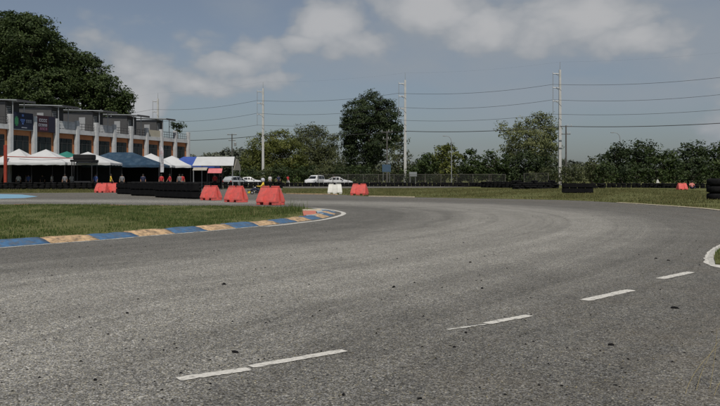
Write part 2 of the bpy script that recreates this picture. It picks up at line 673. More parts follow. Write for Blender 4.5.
def lane_uv(me):
    co = np.zeros(len(me.vertices) * 3, dtype=np.float32)
    me.vertices.foreach_get('co', co)
    co = co.reshape(-1, 3)[:, :2]
    Kc = KERB[::4]
    Ks = KS[::4]
    u = np.zeros(len(co)); d = np.zeros(len(co))
    for i in range(0, len(co), 2000):
        D = np.linalg.norm(co[i:i + 2000, None, :] - Kc[None], axis=2)
        j = D.argmin(1)
        u[i:i + 2000] = Ks[j]
        d[i:i + 2000] = D[np.arange(len(j)), j]
    lay = me.uv_layers.new(name='lane')
    li = np.zeros(len(me.loops), dtype=np.int32)
    me.loops.foreach_get('vertex_index', li)
    lay.data.foreach_set('uv', np.c_[u[li], d[li]].astype(np.float32).ravel())


def grid_sheet(name, x0, x1, y0, y1, nx, ny, z, mat_):
    xs = np.linspace(x0, x1, nx + 1)
    ys = np.linspace(y0, y1, ny + 1)
    X, Y = np.meshgrid(xs, ys)
    v = np.c_[X.ravel(), Y.ravel(), np.full(X.size, z)]
    i = np.arange(nx * ny)
    a = (i // nx) * (nx + 1) + i % nx
    f = np.c_[a, a + 1, a + nx + 2, a + nx + 1]
    return np_mesh(name, v, f, mat_)


gme = grid_sheet('ground', -1500, 1500, -400, 2600, 6, 6, 0.0, M_GROUND)
tag(link('ground', gme), kind='structure')
ame = grid_sheet('asphalt_track', -75, 60, -14, 97, 270, 222, 0.006, M_ASPHALT)
lane_uv(ame)
tag(link('asphalt_track', ame), kind='structure')


def sheet(name, pts, z, mat_, skirt=0.0):
    """flat polygon at height z with a skirt down to the ground, finely split"""
    bm = bmesh.new()
    vs_ = [bm.verts.new((p[0], p[1], z)) for p in pts]
    f = bm.faces.new(vs_)
    if f.normal.z < 0:
        f.normal_flip()
    if skirt > 0:
        r = bmesh.ops.extrude_edge_only(bm, edges=list(f.edges))
        for v in r['geom']:
            if isinstance(v, bmesh.types.BMVert):
                v.co.z = z - skirt
    bmesh.ops.triangulate(bm, faces=bm.faces[:])
    me = bpy.data.meshes.new(name)
    bm.to_mesh(me); bm.free()
    me.materials.append(mat_)
    return link(name, me)


inner = KERB + KN * (KERB_W - .02)
# drop the back-side points that cross near the tip
infield_poly = [tuple(p) for p in inner[::4]]
tag(sheet('infield_grass_bed', infield_poly, 0.05, M_GROUND, .05), kind='structure')

far_px = [(282, 190.2), (284, 193.6), (330, 194.6), (365, 196.4), (392, 197.0), (430, 197.8), (500, 199.0), (560, 200.3), (600, 202), (650, 205), (700, 208.6), (720, 210.6)]
far_edge = [G(*p) for p in far_px] + [(13.7, 27.5), (11.9, 22.5), (10.2, 19.2), (8.0, 17.0), G(726, 246.5), G(719, 250.5), G(715.5, 254.5), G(714, 259), G(715.5, 262.5), G(721, 264.7), G(730, 266.5), (8.8, 10.6), (14, 8.8), (22, 7)]
FE, FS = resample(far_edge, .5)
far_poly = [tuple(p) for p in FE] + [(60, 7), (60, 98), (WX(282, 97), 98)]
tag(sheet('outfield_grass', far_poly, 0.03, M_GROUND, .03), kind='structure')
left_strip = [G(-260, 193.6), G(0, 193.2), G(60, 192.9), G(108, 192.6), (WX(108, 97.5), 97.5), (-75, 97.5)]
tag(sheet('verge_grass', left_strip, 0.03, M_GROUND, .03), kind='structure')
# thin service road in front of the far tyre wall
svc = [G(282, 188.6), G(345, 188.4), G(440, 187.9), G(470, 187.2), G(400, 187.0), G(300, 187.3)]
sme = sheet('service_road', svc, 0.04, M_ASPHALT, .03)
lane_uv(sme.data)
tag(sme, kind='structure')
apron = [(WX(60, 97), 97.3), (WX(470, 118), 118), (WX(470, 140), 140), (-90, 140), (-90, 97.3)]
apme = sheet('paddock_apron', apron, 0.012, M_ASPHALT)
lane_uv(apme.data)
tag(apme, kind='structure')


# ------------------------------------------------------------------ painted markings
def paint_mat(name, col, wear=.5, scale=9):
    m = bpy.data.materials.new(name)
    m.use_nodes = True
    N, L = m.node_tree.nodes, m.node_tree.links
    b = N['Principled BSDF']
    out = N['Material Output']
    tc = N.new('ShaderNodeTexCoord')
    n = N.new('ShaderNodeTexNoise')
    n.inputs['Scale'].default_value = scale
    n.inputs['Detail'].default_value = 8
    n.inputs['Roughness'].default_value = .75
    L.new(tc.outputs['Object'], n.inputs['Vector'])
    r = N.new('ShaderNodeMapRange')
    r.inputs['From Min'].default_value = wear - .06
    r.inputs['From Max'].default_value = wear + .06
    L.new(n.outputs['Fac'], r.inputs['Value'])
    n2 = N.new('ShaderNodeTexNoise')
    n2.inputs['Scale'].default_value = 60
    n2.inputs['Detail'].default_value = 4
    L.new(tc.outputs['Object'], n2.inputs['Vector'])
    r2 = N.new('ShaderNodeMapRange')
    r2.inputs['From Min'].default_value = .3
    r2.inputs['From Max'].default_value = .7
    r2.inputs['To Min'].default_value = .75
    r2.inputs['To Max'].default_value = 1.1
    L.new(n2.outputs['Fac'], r2.inputs['Value'])
    mu = N.new('ShaderNodeMix'); mu.data_type = 'RGBA'; mu.blend_type = 'MULTIPLY'
    mu.inputs['Factor'].default_value = 1
    mu.inputs['A'].default_value = (*col, 1)
    L.new(r2.outputs[0], mu.inputs['B'])
    L.new(mu.outputs['Result'], b.inputs['Base Color'])
    b.inputs['Roughness'].default_value = .7
    t = N.new('ShaderNodeBsdfTransparent')
    mx = N.new('ShaderNodeMixShader')
    L.new(r.outputs[0], mx.inputs[0])
    L.new(b.outputs[0], mx.inputs[2])
    L.new(t.outputs[0], mx.inputs[1])
    L.new(mx.outputs[0], out.inputs[0])
    return m


M_LINE = paint_mat('road_paint_white', (.62, .60, .55), .40, 14)
M_LINEW = paint_mat('road_paint_worn', (.52, .51, .47), .46, 5)
M_PBLUE = paint_mat('road_paint_blue', (.20, .38, .52), .34, 3)


def strip(name, P, T, a, b, z, mat_, jag=.012):
    n = len(P)
    L_ = P + T * (a + RNG.uniform(-jag, jag, n))[:, None]
    R_ = P + T * (b + RNG.uniform(-jag, jag, n))[:, None]
    v = np.r_[np.c_[L_, np.full(n, z)], np.c_[R_, np.full(n, z)]]
    i = np.arange(n - 1)
    f = np.c_[i, i + 1, n + i + 1, n + i]
    me = np_mesh(name, v, f, mat_)
    return link(name, me)


# white line outside the kerb, swinging wide round the tip
iA = int(np.argmin(np.abs(KERB[:, 0] - G(262, 225.8)[0]) + np.abs(KERB[:, 1] - G(262, 225.8)[1])))
tag(strip('kerb_edge_line', (KERB - KN * .14)[:iA], KN[:iA], .06, -.06, .011, M_LINEW), kind='structure')
tp, _s = resample([G(*p) for p in [(266, 226.7), (285, 224.8), (305, 222.4), (320, 220.5), (330, 218.6), (338, 216.5), (342.3, 215.0), (343.8, 213.7), (342.0, 212.4), (337, 211.2), (331, 210.1), (322, 209.0), (312, 208.3)]], .12)
tn, _t = normals2(tp)
tag(strip('kerb_tip_line', tp, tn, .085, -.085, .011, M_LINE, .012), kind='structure')
FN, FT = normals2(FE)
tag(strip('track_edge_line', FE[6:-9], -FN[6:-9], -.02, .10, .0115, M_LINEW), kind='structure')
# thick white line round the gore corner
cpts, cs = resample([G(p[0] + 4, p[1] + .5) for p in [(760, 231), (735, 239), (722, 244.5), (713, 249), (708.5, 253.5), (706.5, 258.5), (707.5, 263), (713, 265.8), (722, 268), (750, 272)]], .12)
cn, ct = normals2(cpts)
tag(strip('gore_edge_line', cpts, cn, -.095, .095, .0112, M_LINE, .015), kind='structure')

dashes = [((178, 380.6), (249, 370.2)), ((250.5, 368.0), (345, 351.6)), ((447, 330.8), (486, 325.2)), ((486, 324.6), (530, 316.4)), ((584, 301.2), (632, 290.8)), ((660, 279.4), (690.5, 272.6))]
wd = [.105, .095, .05, .10, .13, .13]
for i, ((a, b), w) in enumerate(zip(dashes, wd)):
    A, B = np.array(G(*a)), np.array(G(*b))
    n = 24
    P = A[None] + (B - A)[None] * np.linspace(0, 1, n)[:, None]
    nn = np.array([-(B - A)[1], (B - A)[0]]) / np.linalg.norm(B - A)
    wob = np.cumsum(RNG.normal(0, .0012, n))
    P = P + nn * wob[:, None]
    ends = np.ones(n)
    ends[[0, -1]] = .8
    L_ = P + nn * ((w / 2 * ends) + RNG.normal(0, .004, n))[:, None]
    R_ = P - nn * ((w / 2 * ends) + RNG.normal(0, .004, n))[:, None]
    v = np.r_[np.c_[L_, np.full(n, .0115)], np.c_[R_, np.full(n, .0115)]]
    k = np.arange(n - 1)
    tag(link('lane_dash', np_mesh('lane_dash', v, np.c_[k, k + 1, n + k + 1, n + k], M_LINE if i != 2 else M_LINEW)), kind='structure')

pb = [G(-160, 194.3), G(0, 194.2), G(22, 194.7), G(38, 196.6), G(24, 198.2), G(0, 198.8), G(-160, 201)]
tag(sheet('blue_runoff_paint', pb, .012, M_PBLUE), kind='structure')

# ------------------------------------------------------------------ kerb of painted blocks
M_KBLUE = mat('kerb_blue', (.050, .125, .24), .85, .3, 7, .8, 14, dirt=(.10, .11, .12), dirt_amt=.9, dscale=8)
M_KYEL = mat('kerb_ochre', (.50, .345, .20), .9, .3, 7, .8, 14, dirt=(.11, .085, .065), dirt_amt=.9, dscale=8)
M_KRED = mat('kerb_faded_red', (.50, .16, .11), .85, .2, 5, .35, 30, dirt=(.35, .22, .18), dirt_amt=.5, dscale=6)
M_KPALE = mat('kerb_pale_blue', (.34, .40, .44), .85, .2, 5, .35, 30, dirt=(.2, .2, .19), dirt_amt=.5, dscale=6)
M_KSTONE = mat('kerb_cream', (.50, .44, .33), .85, .2, 5, .35, 30, dirt=(.3, .22, .16), dirt_amt=.5, dscale=6)
kerb = tag(bpy.data.objects.new('kerb', None), kind='structure')
COL.objects.link(kerb)
prof = [(-.01, -.02), (0.0, .012), (.10, .040), (.24, .085), (.36, .108), (.46, .105), (.50, .09), (.50, -.02)]
i102 = int(np.argmin(np.abs(KERB[:, 0] - G(102, 239.8)[0]) + np.abs(KERB[:, 1] - G(102, 239.8)[1])))
itip = int(np.argmin(np.abs(KERB[:, 0] - G(335.5, 212.6)[0]) + np.abs(KERB[:, 1] - G(335.5, 212.6)[1])))
step = 8
start = i102 % step
blk = 0
i = start
while i + step < len(KERB):
    j = i + step
    k_rel = (i - i102) // step
    colm = M_KBLUE if k_rel % 2 == 0 else M_KYEL
    if i > itip - 6:
        colm = [M_KPALE, M_KSTONE, M_KPALE, M_KSTONE][((i - itip) // step) % 4]
        if i > itip + 40:
            colm = [M_KRED, M_KSTONE][((i - itip) // step) % 2]
    low = 1.0 if i < itip - 10 else max(.45, 1 - (i - itip + 10) * .02)
    bm = bmesh.new()
    rings = []
    idx = np.linspace(i, j, 6)
    dz = random.uniform(-.008, .008)
    for q, ii in enumerate(idx):
        a = int(math.floor(ii)); fr = ii - a
        a2 = min(a + 1, len(KERB) - 1)
        p = KERB[a] * (1 - fr) + KERB[a2] * fr
        nn = KN[a] * (1 - fr) + KN[a2] * fr
        tt = KT[a]
        sh = .006 if q == 0 else (-.006 if q == 5 else 0)
        p = p + tt * sh
        pinch = .92 if q in (0, 5) else 1.0
        rings.append([bm.verts.new((p[0] + nn[0] * o, p[1] + nn[1] * o, (z * low * pinch + dz * (z > .05) + (random.uniform(-.010, .010) if 0 < z else 0)))) for o, z in prof])
    for q in range(5):
        for s_ in range(len(prof) - 1):
            bm.faces.new((rings[q][s_], rings[q][s_ + 1], rings[q + 1][s_ + 1], rings[q + 1][s_]))
    bm.faces.new(rings[0]); bm.faces.new(rings[-1][::-1])
    bmesh.ops.recalc_face_normals(bm, faces=bm.faces)
    me = bpy.data.meshes.new('kerb_block')
    bm.to_mesh(me); bm.free()
    me.polygons.foreach_set('use_smooth', [True] * len(me.polygons))
    link('kerb_block', me, kerb, colm)
    i = j

def GZ(px, py, z):
    y = (CAM_H - z) * F / (py - HY)
    return ((px - CX) / F * y, y)


# painted concrete slabs that fill the pointed end inside the kerb
for colm, poly in ((M_KRED, [(302.5, 210.6), (315.5, 210.6), (317, 214.0), (303.5, 215.0)]),
                   (M_KSTONE, [(302, 208.9), (321, 209.4), (322, 210.3), (302.5, 210.1)]),
                   (M_KPALE, [(316.3, 210.7), (323, 210.7), (323.5, 213.4), (317.8, 213.8)]),
                   (M_KPALE, [(306, 214.9), (317.5, 214.2), (316.5, 214.9), (306.5, 215.6)])):
    b_ = MB()
    top = [GZ(px, py, .10) for px, py in poly]
    b_.hexa([(x_, y_, 0) for x_, y_ in top[::-1]] + [(x_, y_, .10 + random.uniform(-.006, .006)) for x_, y_ in top[::-1]], .01)
    b_.build('kerb_slab', colm, kerb)

edging = tag(bpy.data.objects.new('concrete_edging', None), kind='structure')
COL.objects.link(edging)
fpx = CX + F * FE[:, 0] / np.maximum(FE[:, 1], 1)
for q in range(0, len(FE) - 4, 4):
    p_, e_ = FE[q], FE[q + 4]
    x_ = fpx[q]
    if FE[q][1] < 20 or not (284 < x_ < 334 or 364 < x_ < 394 or 585 < x_ < 760) or (x_ > 585 and random.random() < .2):
        continue
    ln_ = np.linalg.norm(e_ - p_)
    MB().box(.02, ln_ - .02, -.20, .02, -.01, .065 if x_ < 400 else .045, .012).build('edging_block', M_KYEL if x_ < 334 else M_KSTONE, edging, False, (p_[0], p_[1], 0), math.atan2(e_[1] - p_[1], e_[0] - p_[0]))

# ------------------------------------------------------------------ grass blades (stuff)


def in_poly(P, poly):
    poly = np.array(poly)
    x, y = P[:, 0], P[:, 1]
    c = np.zeros(len(P), bool)
    j = len(poly) - 1
    for i_ in range(len(poly)):
        xi, yi = poly[i_]
        xj, yj = poly[j]
        m_ = ((yi > y) != (yj > y)) & (x < (xj - xi) * (y - yi) / (yj - yi + 1e-12) + xi)
        c ^= m_
        j = i_
    return c


def blades(P, h, w, z0, lean=.5):
    n = len(P)
    a = RNG.uniform(0, 2 * math.pi, n)
    hw = (w * RNG.uniform(.6, 1.4, n) / 2)
    hh = h * RNG.uniform(.45, 1.35, n)
    d = np.c_[np.cos(a), np.sin(a)] * hw[:, None]
    la = RNG.uniform(0, 2 * math.pi, n)
    le = np.c_[np.cos(la), np.sin(la)] * (hh * RNG.uniform(0, lean, n))[:, None]
    v = np.zeros((n, 3, 3))
    v[:, 0, :2] = P - d; v[:, 1, :2] = P + d; v[:, 2, :2] = P + le
    v[:, :2, 2] = z0; v[:, 2, 2] = z0 + hh
    return v.reshape(-1, 3), np.arange(n * 3).reshape(-1, 3)


M_BLADE = leaf_mat('grass_blade', (.042, .072, .016), (.094, .134, .036), (.22, .215, .088), .3, .6, 1.3)
M_BLADE2 = leaf_mat('grass_blade_dry', (.078, .085, .028), (.135, .135, .050), (.24, .205, .09), .3, .6, .9)


def scatter(poly, n, box):
    P = np.c_[RNG.uniform(box[0], box[1], n), RNG.uniform(box[2], box[3], n)]
    return P[in_poly(P, poly)]


def snoise(P, s, seed):
    r = np.random.default_rng(seed)
    v = np.zeros(len(P))
    for k in range(6):
        a = r.uniform(0, 6.28); f = s * r.uniform(.5, 1.8)
        v += np.sin(P[:, 0] * f * math.cos(a) + P[:, 1] * f * math.sin(a) + r.uniform(0, 6.28))
    return v / 6


P = scatter(infield_poly, 190000, (-19, 0, 13, 40))
P = P[P[:, 0] < -2.15 + .12 * (30 - P[:, 1]) * 0 + RNG.normal(0, .12, len(P))]
# denser near the kerb front, clumpy
dens = .5 + .9 * snoise(P, 1.6, 3) + .5 * snoise(P, 5, 4)
P = P[RNG.uniform(0, 1, len(P)) < np.clip(dens, .03, 1)]
hgt = .065 * (1 + .9 * snoise(P, 1.9, 5))
v, f = blades(P, np.clip(hgt, .05, .2), .022, .045)
tag(link('infield_grass', np_mesh('infield_grass', v, f, M_BLADE, 3)), 'ragged green grass growing inside the painted kerb of the bend', 'grass', kind='stuff')
P = scatter(far_poly, 130000, (-10, 34, 24, 97))
dens = .5 + .9 * snoise(P, 1.0, 8)
P = P[RNG.uniform(0, 1, len(P)) < np.clip(dens, .08, 1)]
v, f = blades(P, np.clip(.10 * (1 + .5 * snoise(P, .8, 9)), .05, .18), .05, .025)
tag(link('outfield_grass_blades', np_mesh('outfield_grass_blades', v, f, M_BLADE2, 3)), 'short dry green grass on the field outside the bend', 'grass', kind='stuff')
P = scatter(far_poly, 60000, (5.5, 13, 11, 24))
P = P[RNG.uniform(0, 1, len(P)) < np.clip(.5 + .9 * snoise(P, 2.5, 21), .05, 1)]
v, f = blades(P, np.clip(.07 * (1 + .6 * snoise(P, 2, 22)), .03, .12), .014, .025)
tag(link('gore_grass', np_mesh('gore_grass', v, f, M_BLADE, 3)), 'short green grass inside the white gore line', 'grass', kind='stuff')
P = scatter(left_strip, 26000, (-45, -20, 66, 98))
v, f = blades(P, np.full(len(P), .12), .05, .025)
tag(link('verge_grass_blades', np_mesh('verge_grass_blades', v, f, M_BLADE2, 3)), 'thin grass verge between blue paint and tyre wall', 'grass', kind='stuff')


def weed(px, py, hgt_, n, spread, mat_, label, z0=.05, w=.02):
    x, y = G(px, py)
    P_ = np.c_[RNG.normal(0, spread, n), RNG.normal(0, spread, n)]
    v_, f_ = blades(P_, np.full(n, hgt_), w, 0, .8)
    o = link('weed_tuft', np_mesh('weed_tuft', v_, f_, mat_, 3), loc=(x, y, z0))
    tag(o, label, 'weed', kind='stuff')


weed(294, 212, .42, 90, .22, M_BLADE, 'tall green weed tuft at the pointed end of the infield grass')
weed(280, 215, .28, 60, .2, M_BLADE, 'lower green weed tuft among grass beside the kerb tip')
weed(250, 217, .25, 50, .25, M_BLADE2, 'dry yellowish weed tuft in the infield behind the kerb')

# dry stalks in the near right corner
st = empty('dry_grass_stalks', (2.13, 4.8, 0), 0, 'thin dry grass stalks leaning over the asphalt, straw coloured', 'weed')
M_STRAW = mat('straw', (.26, .22, .12), .8, .2, 20)
for k, (dx, dy, h_, lx) in enumerate([(0, 0, .30, .16), (.10, .08, .34, .10), (.16, -.03, .24, .12), (.2, .12, .36, -.03)]):
    pts = [(dx - .18 + lx * t * t * 1.0 + .12 * t, dy + .10 * t, h_ * t) for t in np.linspace(0, 1, 6)]
    MB().tube(pts, [.0022, .002, .0018, .0016, .0013, .0008], 5).build('stalk', M_STRAW, st)

# ------------------------------------------------------------------ rubber debris on the track


def crumb_mesh(seed, big=1.0):
    r = random.Random(seed)
    bm = bmesh.new()
    bmesh.ops.create_icosphere(bm, subdivisions=1, radius=1)
    for v_ in bm.verts:
        k = r.uniform(.35, 1.35)
        v_.co = Vector((v_.co.x * k, v_.co.y * k * r.uniform(.5, .9), max(v_.co.z, -.5) * k * .45 + .2))
    me = bpy.data.meshes.new('rubber_crumb')
    bm.to_mesh(me); bm.free()
    me.materials.append(M_TYRE)
    return me


CR = [crumb_mesh(s) for s in range(4)]
crumb_px = [(235, 353.5, 11), (320, 311.5, 5), (455, 348, 6), (466, 333.5, 6), (612, 346, 9), (95, 381, 8), (540, 386, 6), (420, 400, 8), (343, 396, 7), (628, 360, 5), (638, 361, 4),
            (713, 333, 5), (675, 309, 11), (394, 288, 7), (482, 289, 6), (668, 261, 5), (656, 259, 4), (127, 314, 6), (175, 345, 4), (562, 387, 5), (470, 263, 4), (224, 285, 7)]
for k, (px, py, wpx) in enumerate(crumb_px):
    x, y = G(px, py)
    o = link('rubber_crumb', CR[k % 4])
    s = wpx * y / F / 2 * .85
    o.scale = (s, s * random.uniform(.6, 1.2), s * random.uniform(.6, 1.1))
    o.location = (x, y, .006)
    o.rotation_euler = (0, 0, random.uniform(-3, 3))
    tag(o, 'small black rubber crumb lying on the grey asphalt', 'debris', 'rubber crumbs on the track')
# the countless finer ones
n = 420
Y = 4.6 / RNG.uniform(.12, 1, n)
X = RNG.uniform(-.46, .46, n) * Y
vv, ff = [], []
base = np.array([[-1, -.6, 0], [1, -.5, 0], [.7, .7, 0], [-.8, .6, 0], [0, 0, .7]])
bf = np.array([[0, 1, 4], [1, 2, 4], [2, 3, 4], [3, 0, 4]])
for k in range(n):
    a = RNG.uniform(0, 6.28)
    s = RNG.uniform(.003, .011) * (1 + .05 * Y[k])
    rot = np.array([[math.cos(a), -math.sin(a), 0], [math.sin(a), math.cos(a), 0], [0, 0, 1]])
    ff.append(bf + 5 * k)
    vv.append((base * s * RNG.uniform(.6, 1.3, (5, 3))) @ rot.T + np.array([X[k], Y[k], .0065]))
tag(link('rubber_crumb_dust', np_mesh('rubber_crumb_dust', np.concatenate(vv), np.concatenate(ff), M_TYRE, 3)), 'fine black rubber crumbs scattered over the asphalt', 'debris', kind='stuff')

# ------------------------------------------------------------------ townhouses
P0 = Vector((-41.35, 94.5)); P1 = Vector((-28.4, 132.0))
BAY = (P1 - P0).length / 10
ANG = math.atan2(P1.y - P0.y, P1.x - P0.x)
DIR = (P1 - P0).normalized()


def fac(t):
    p = P0 + DIR * (BAY * t)
    return (p.x, p.y, 0)


M_BAN1 = mat('banner_dark_blue', (.010, .014, .032), .6, .3, 2)
M_BAN2 = mat('banner_maroon', (.035, .012, .018), .6, .3, 2)
M_BWHITE = mat('print_white', (.30, .31, .36), .6, .05, 4)
M_BGREEN = mat('print_green', (.03, .16, .07), .6, .1, 4)
M_BBLUE = mat('print_blue', (.10, .17, .42), .6, .1, 4)
M_BPINK = mat('print_pink', (.22, .09, .15), .6, .1, 4)
M_BNAVY = mat('print_navy', (.018, .018, .035), .6, .1, 4)
M_CREAM = mat('cream_panel', (.42, .39, .31), .8, .08, 2)
M_RAILD = mat('dark_railing', (.05, .05, .052), .5, .1, 8)
M_PLASTER = mat('pale_door', (.30, .31, .32), .7, .08, 2)

W2 = 2 * BAY
pillar_me = MB().box(-.25, .25, -.30, .18, 0, 8.85, .02).mesh('pillar', M_WHITEW)
win_glass = MB().box(0, 2.9, 0, .04, 3.9, 6.42).mesh('window', M_GLASS)
fr = MB()
for xx in (0, .93, 1.93, 2.86):
    fr.box(xx, xx + .045, -.05, -.004, 3.9, 6.42)
fr.box(.047, 2.858, -.045, -.002, 5.75, 5.80)
win_frame = fr.mesh('frame', M_FRAME)
shut_me = MB().box(.45, BAY - .45, .02, .10, .02, 3.1).mesh('shutter', M_SHADE)


def bal_grid(x0, x1, m_, solid=False):
    b = MB()
    if solid:
        b.box(x0, x1, -.08, .02, 7.62, 8.62)
    else:
        b.box(x0, x1, -.08, 0, 8.50, 8.62)
        nb = 5
        for k in range(nb):
            xx = x0 + (x1 - x0) * (k + .5) / nb
            b.box(xx - .27, xx + .27, -.07, -.01, 7.70, 8.03)
            b.box(xx - .27, xx + .27, -.07, -.01, 8.11, 8.46)
            b.box(xx + .30, xx + .36, -.075, -.005, 7.62, 8.498)
        b.box(x0, x1, -.06, -.02, 8.04, 8.10)
    return b.mesh('balustrade', m_)


def bal_thin(x0, x1, m_):
    b = MB()
    for zz in (8.48, 8.1, 7.75):
        b.tube([(x0, -.04, zz), (x1, -.04, zz)], .035, 6)
    for k in range(1, 5):
        xx = x0 + (x1 - x0) * k / 5
        b.tube([(xx, -.04, 7.62), (xx, -.04, 8.47)], .03, 6)
    return b.mesh('balustrade', m_)


def townhouse(k, rails, label, roofx=0.0, room=True, last=False, roof_len=3.1, room_len=2.6):
    t0 = 2 * k
    h = empty('townhouse', fac(t0), ANG, label, 'townhouse', 'row of terraced townhouses')
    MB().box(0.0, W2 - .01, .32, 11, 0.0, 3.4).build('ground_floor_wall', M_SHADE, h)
    MB().box(0.0, W2 - .01, .30, 11, 3.41, 7.05).build('upper_wall', M_ORANGE, h)
    MB().box(0.0, W2 - .01, -.12, 11, 7.06, 7.62).build('terrace_slab', M_WHITEW, h)
    MB().box(0.0, W2 - .01, -.05, .29, 3.25, 3.7).build('storey_band', M_WHITEW, h)
    for b_ in range(2):
        x0 = b_ * BAY
        link('pillar', pillar_me, h, loc=(x0, 0, 0))
        w = link('window', win_glass, h, loc=(x0 + .42, .255, 0))
        link('frame', win_frame, w)
        link('shutter', shut_me, h, loc=(x0, .17, 0))
        kind = rails[b_]
        a, e = x0 + .34, x0 + BAY - .34
        if kind == 'grid':
            link('balustrade', bal_grid(a, e, M_WHITEW), h)
        elif kind == 'solid':
            link('balustrade', bal_grid(a, e, M_CREAM, True), h)
        elif kind == 'thin':
            link('balustrade', bal_thin(a, e, M_RAILD), h)
    if last:
        link('pillar', pillar_me, h, loc=(W2, 0, 0))
    if room:
        rm = MB().box(.3 + roofx, room_len + roofx, 1.0, 9.5, 7.63, 10.42).build('terrace_room', M_GREYW, h)
        MB().box(.25 + roofx, .297 + roofx, 2.2, 3.2, 7.64, 9.7).build('door', M_PLASTER, rm)
        lv = MB()
        for q in range(9):
            lv.box(.5 + roofx, 1.2 + roofx, 0.94, .997, 8.0 + q * .22, 8.12 + q * .22)
        lv.build('louvre', M_STEEL, rm)
        ra = empty('roof', (0, 0, 0)); ra.parent = h
        sl = MB()
        sl.hexa([(roofx, -.9, 10.45), (roof_len + roofx, -.9, 10.45), (roof_len + roofx, 10.4, 11.0), (roofx, 10.4, 11.0),
                 (roofx, -.9, 10.55), (roof_len + roofx, -.9, 10.55), (roof_len + roofx, 10.4, 11.1), (roofx, 10.4, 11.1)])
        sl.build('roof_sheet', M_ROOF, ra)
        fb = MB()
        fb.box(.1 + roofx, roof_len + roofx + .08, -.96, -.905, 10.3, 10.58)
        fb.build('fascia', M_SOFFIT, ra)
        for q in (.35, 2.2):
            MB().tube([(q + roofx, -.1, 7.63), (q + roofx, -.1, 10.46)], .06, 6).build('roof_post', M_STEEL, ra)
    return h


H = []
H.append(townhouse(-1, ('grid', 'thin'), 'white and orange townhouse at the red gantry with plain balcony rail'))
H.append(townhouse(0, ('none', 'none'), 'white and orange townhouse with two printed banners on its balcony'))
H.append(townhouse(1, ('grid', 'thin'), 'white and orange townhouse with white lattice balcony next to the banner house'))
H.append(townhouse(2, ('grid', 'thin'), 'white and orange townhouse behind the navy tent with lattice balcony', .3))
H.append(townhouse(3, ('thin', 'solid'), 'white and orange townhouse with cream balcony panel behind the feather flag', .3))
H.append(townhouse(4, ('thin', 'thin'), 'white and orange end townhouse of the row with a rooftop bush', 0, True, True, 2.6, 2.2))


def banner(t, w, z0, z1, base, marks, label):
    x, y, _ = fac(t)
    o = empty('banner', (x, y, 0), ANG, label, 'banner')
    MB().box(.36, .36 + w, -.20, -.15, z0, z1).build('cloth', base, o)
    for m_, rects in marks:
        b = MB()
        for (a, c, d, e) in rects:
            b.box(.36 + w * a, .36 + w * c, -.212, -.203, z0 + (z1 - z0) * d, z0 + (z1 - z0) * e)
        tag(b.build('print', m_, o), kind='stuff')
    return o


def glyphs(x0, x1, z0, z1, n, seed):
    """illegible block strokes, as the photograph shows them"""
    r = random.Random(seed)
    out = []
    w = (x1 - x0) / n
    for k in range(n):
        a = x0 + k * w
        out.append((a + w * .08, a + w * .32, z0, z1))
        out.append((a + w * .33, a + w * .85, z1 - (z1 - z0) * .28, z1))
        if r.random() < .6:
            out.append((a + w * .60, a + w * .84, z0, z1 - (z1 - z0) * .3))
        else:
            out.append((a + w * .33, a + w * .80, z0, z0 + (z1 - z0) * .25))
    return out


bw = BAY - .72
banner(0, bw, 7.15, 9.15, M_BAN1, [(M_BGREEN, [(.06, .24, .28, .66), (.10, .2, .67, .74), (.10, .2, .18, .27)]),
                                    (M_BBLUE, [(.34, .58, .50, .62), (.38, .54, .40, .49), (.43, .50, .30, .39), (.42, .52, .76, .90)]),
                                    (M_BWHITE, glyphs(.63, .93, .40, .60, 3, 3) + [(.40, .68, .08, .13)])],
       'dark blue banner with green, blue and white print on a balcony')
banner(1, bw, 7.0, 9.05, M_BAN2, [(M_BWHITE, glyphs(.10, .55, .62, .80, 4, 5) + glyphs(.06, .55, .34, .50, 5, 6)),
                                  (M_BPINK, glyphs(.14, .55, .12, .28, 4, 7)),
                                  (M_BNAVY, [(.62, .98, .02, .98)])],
       'dark maroon banner with rows of pale print on a balcony')

# ------------------------------------------------------------------ tents


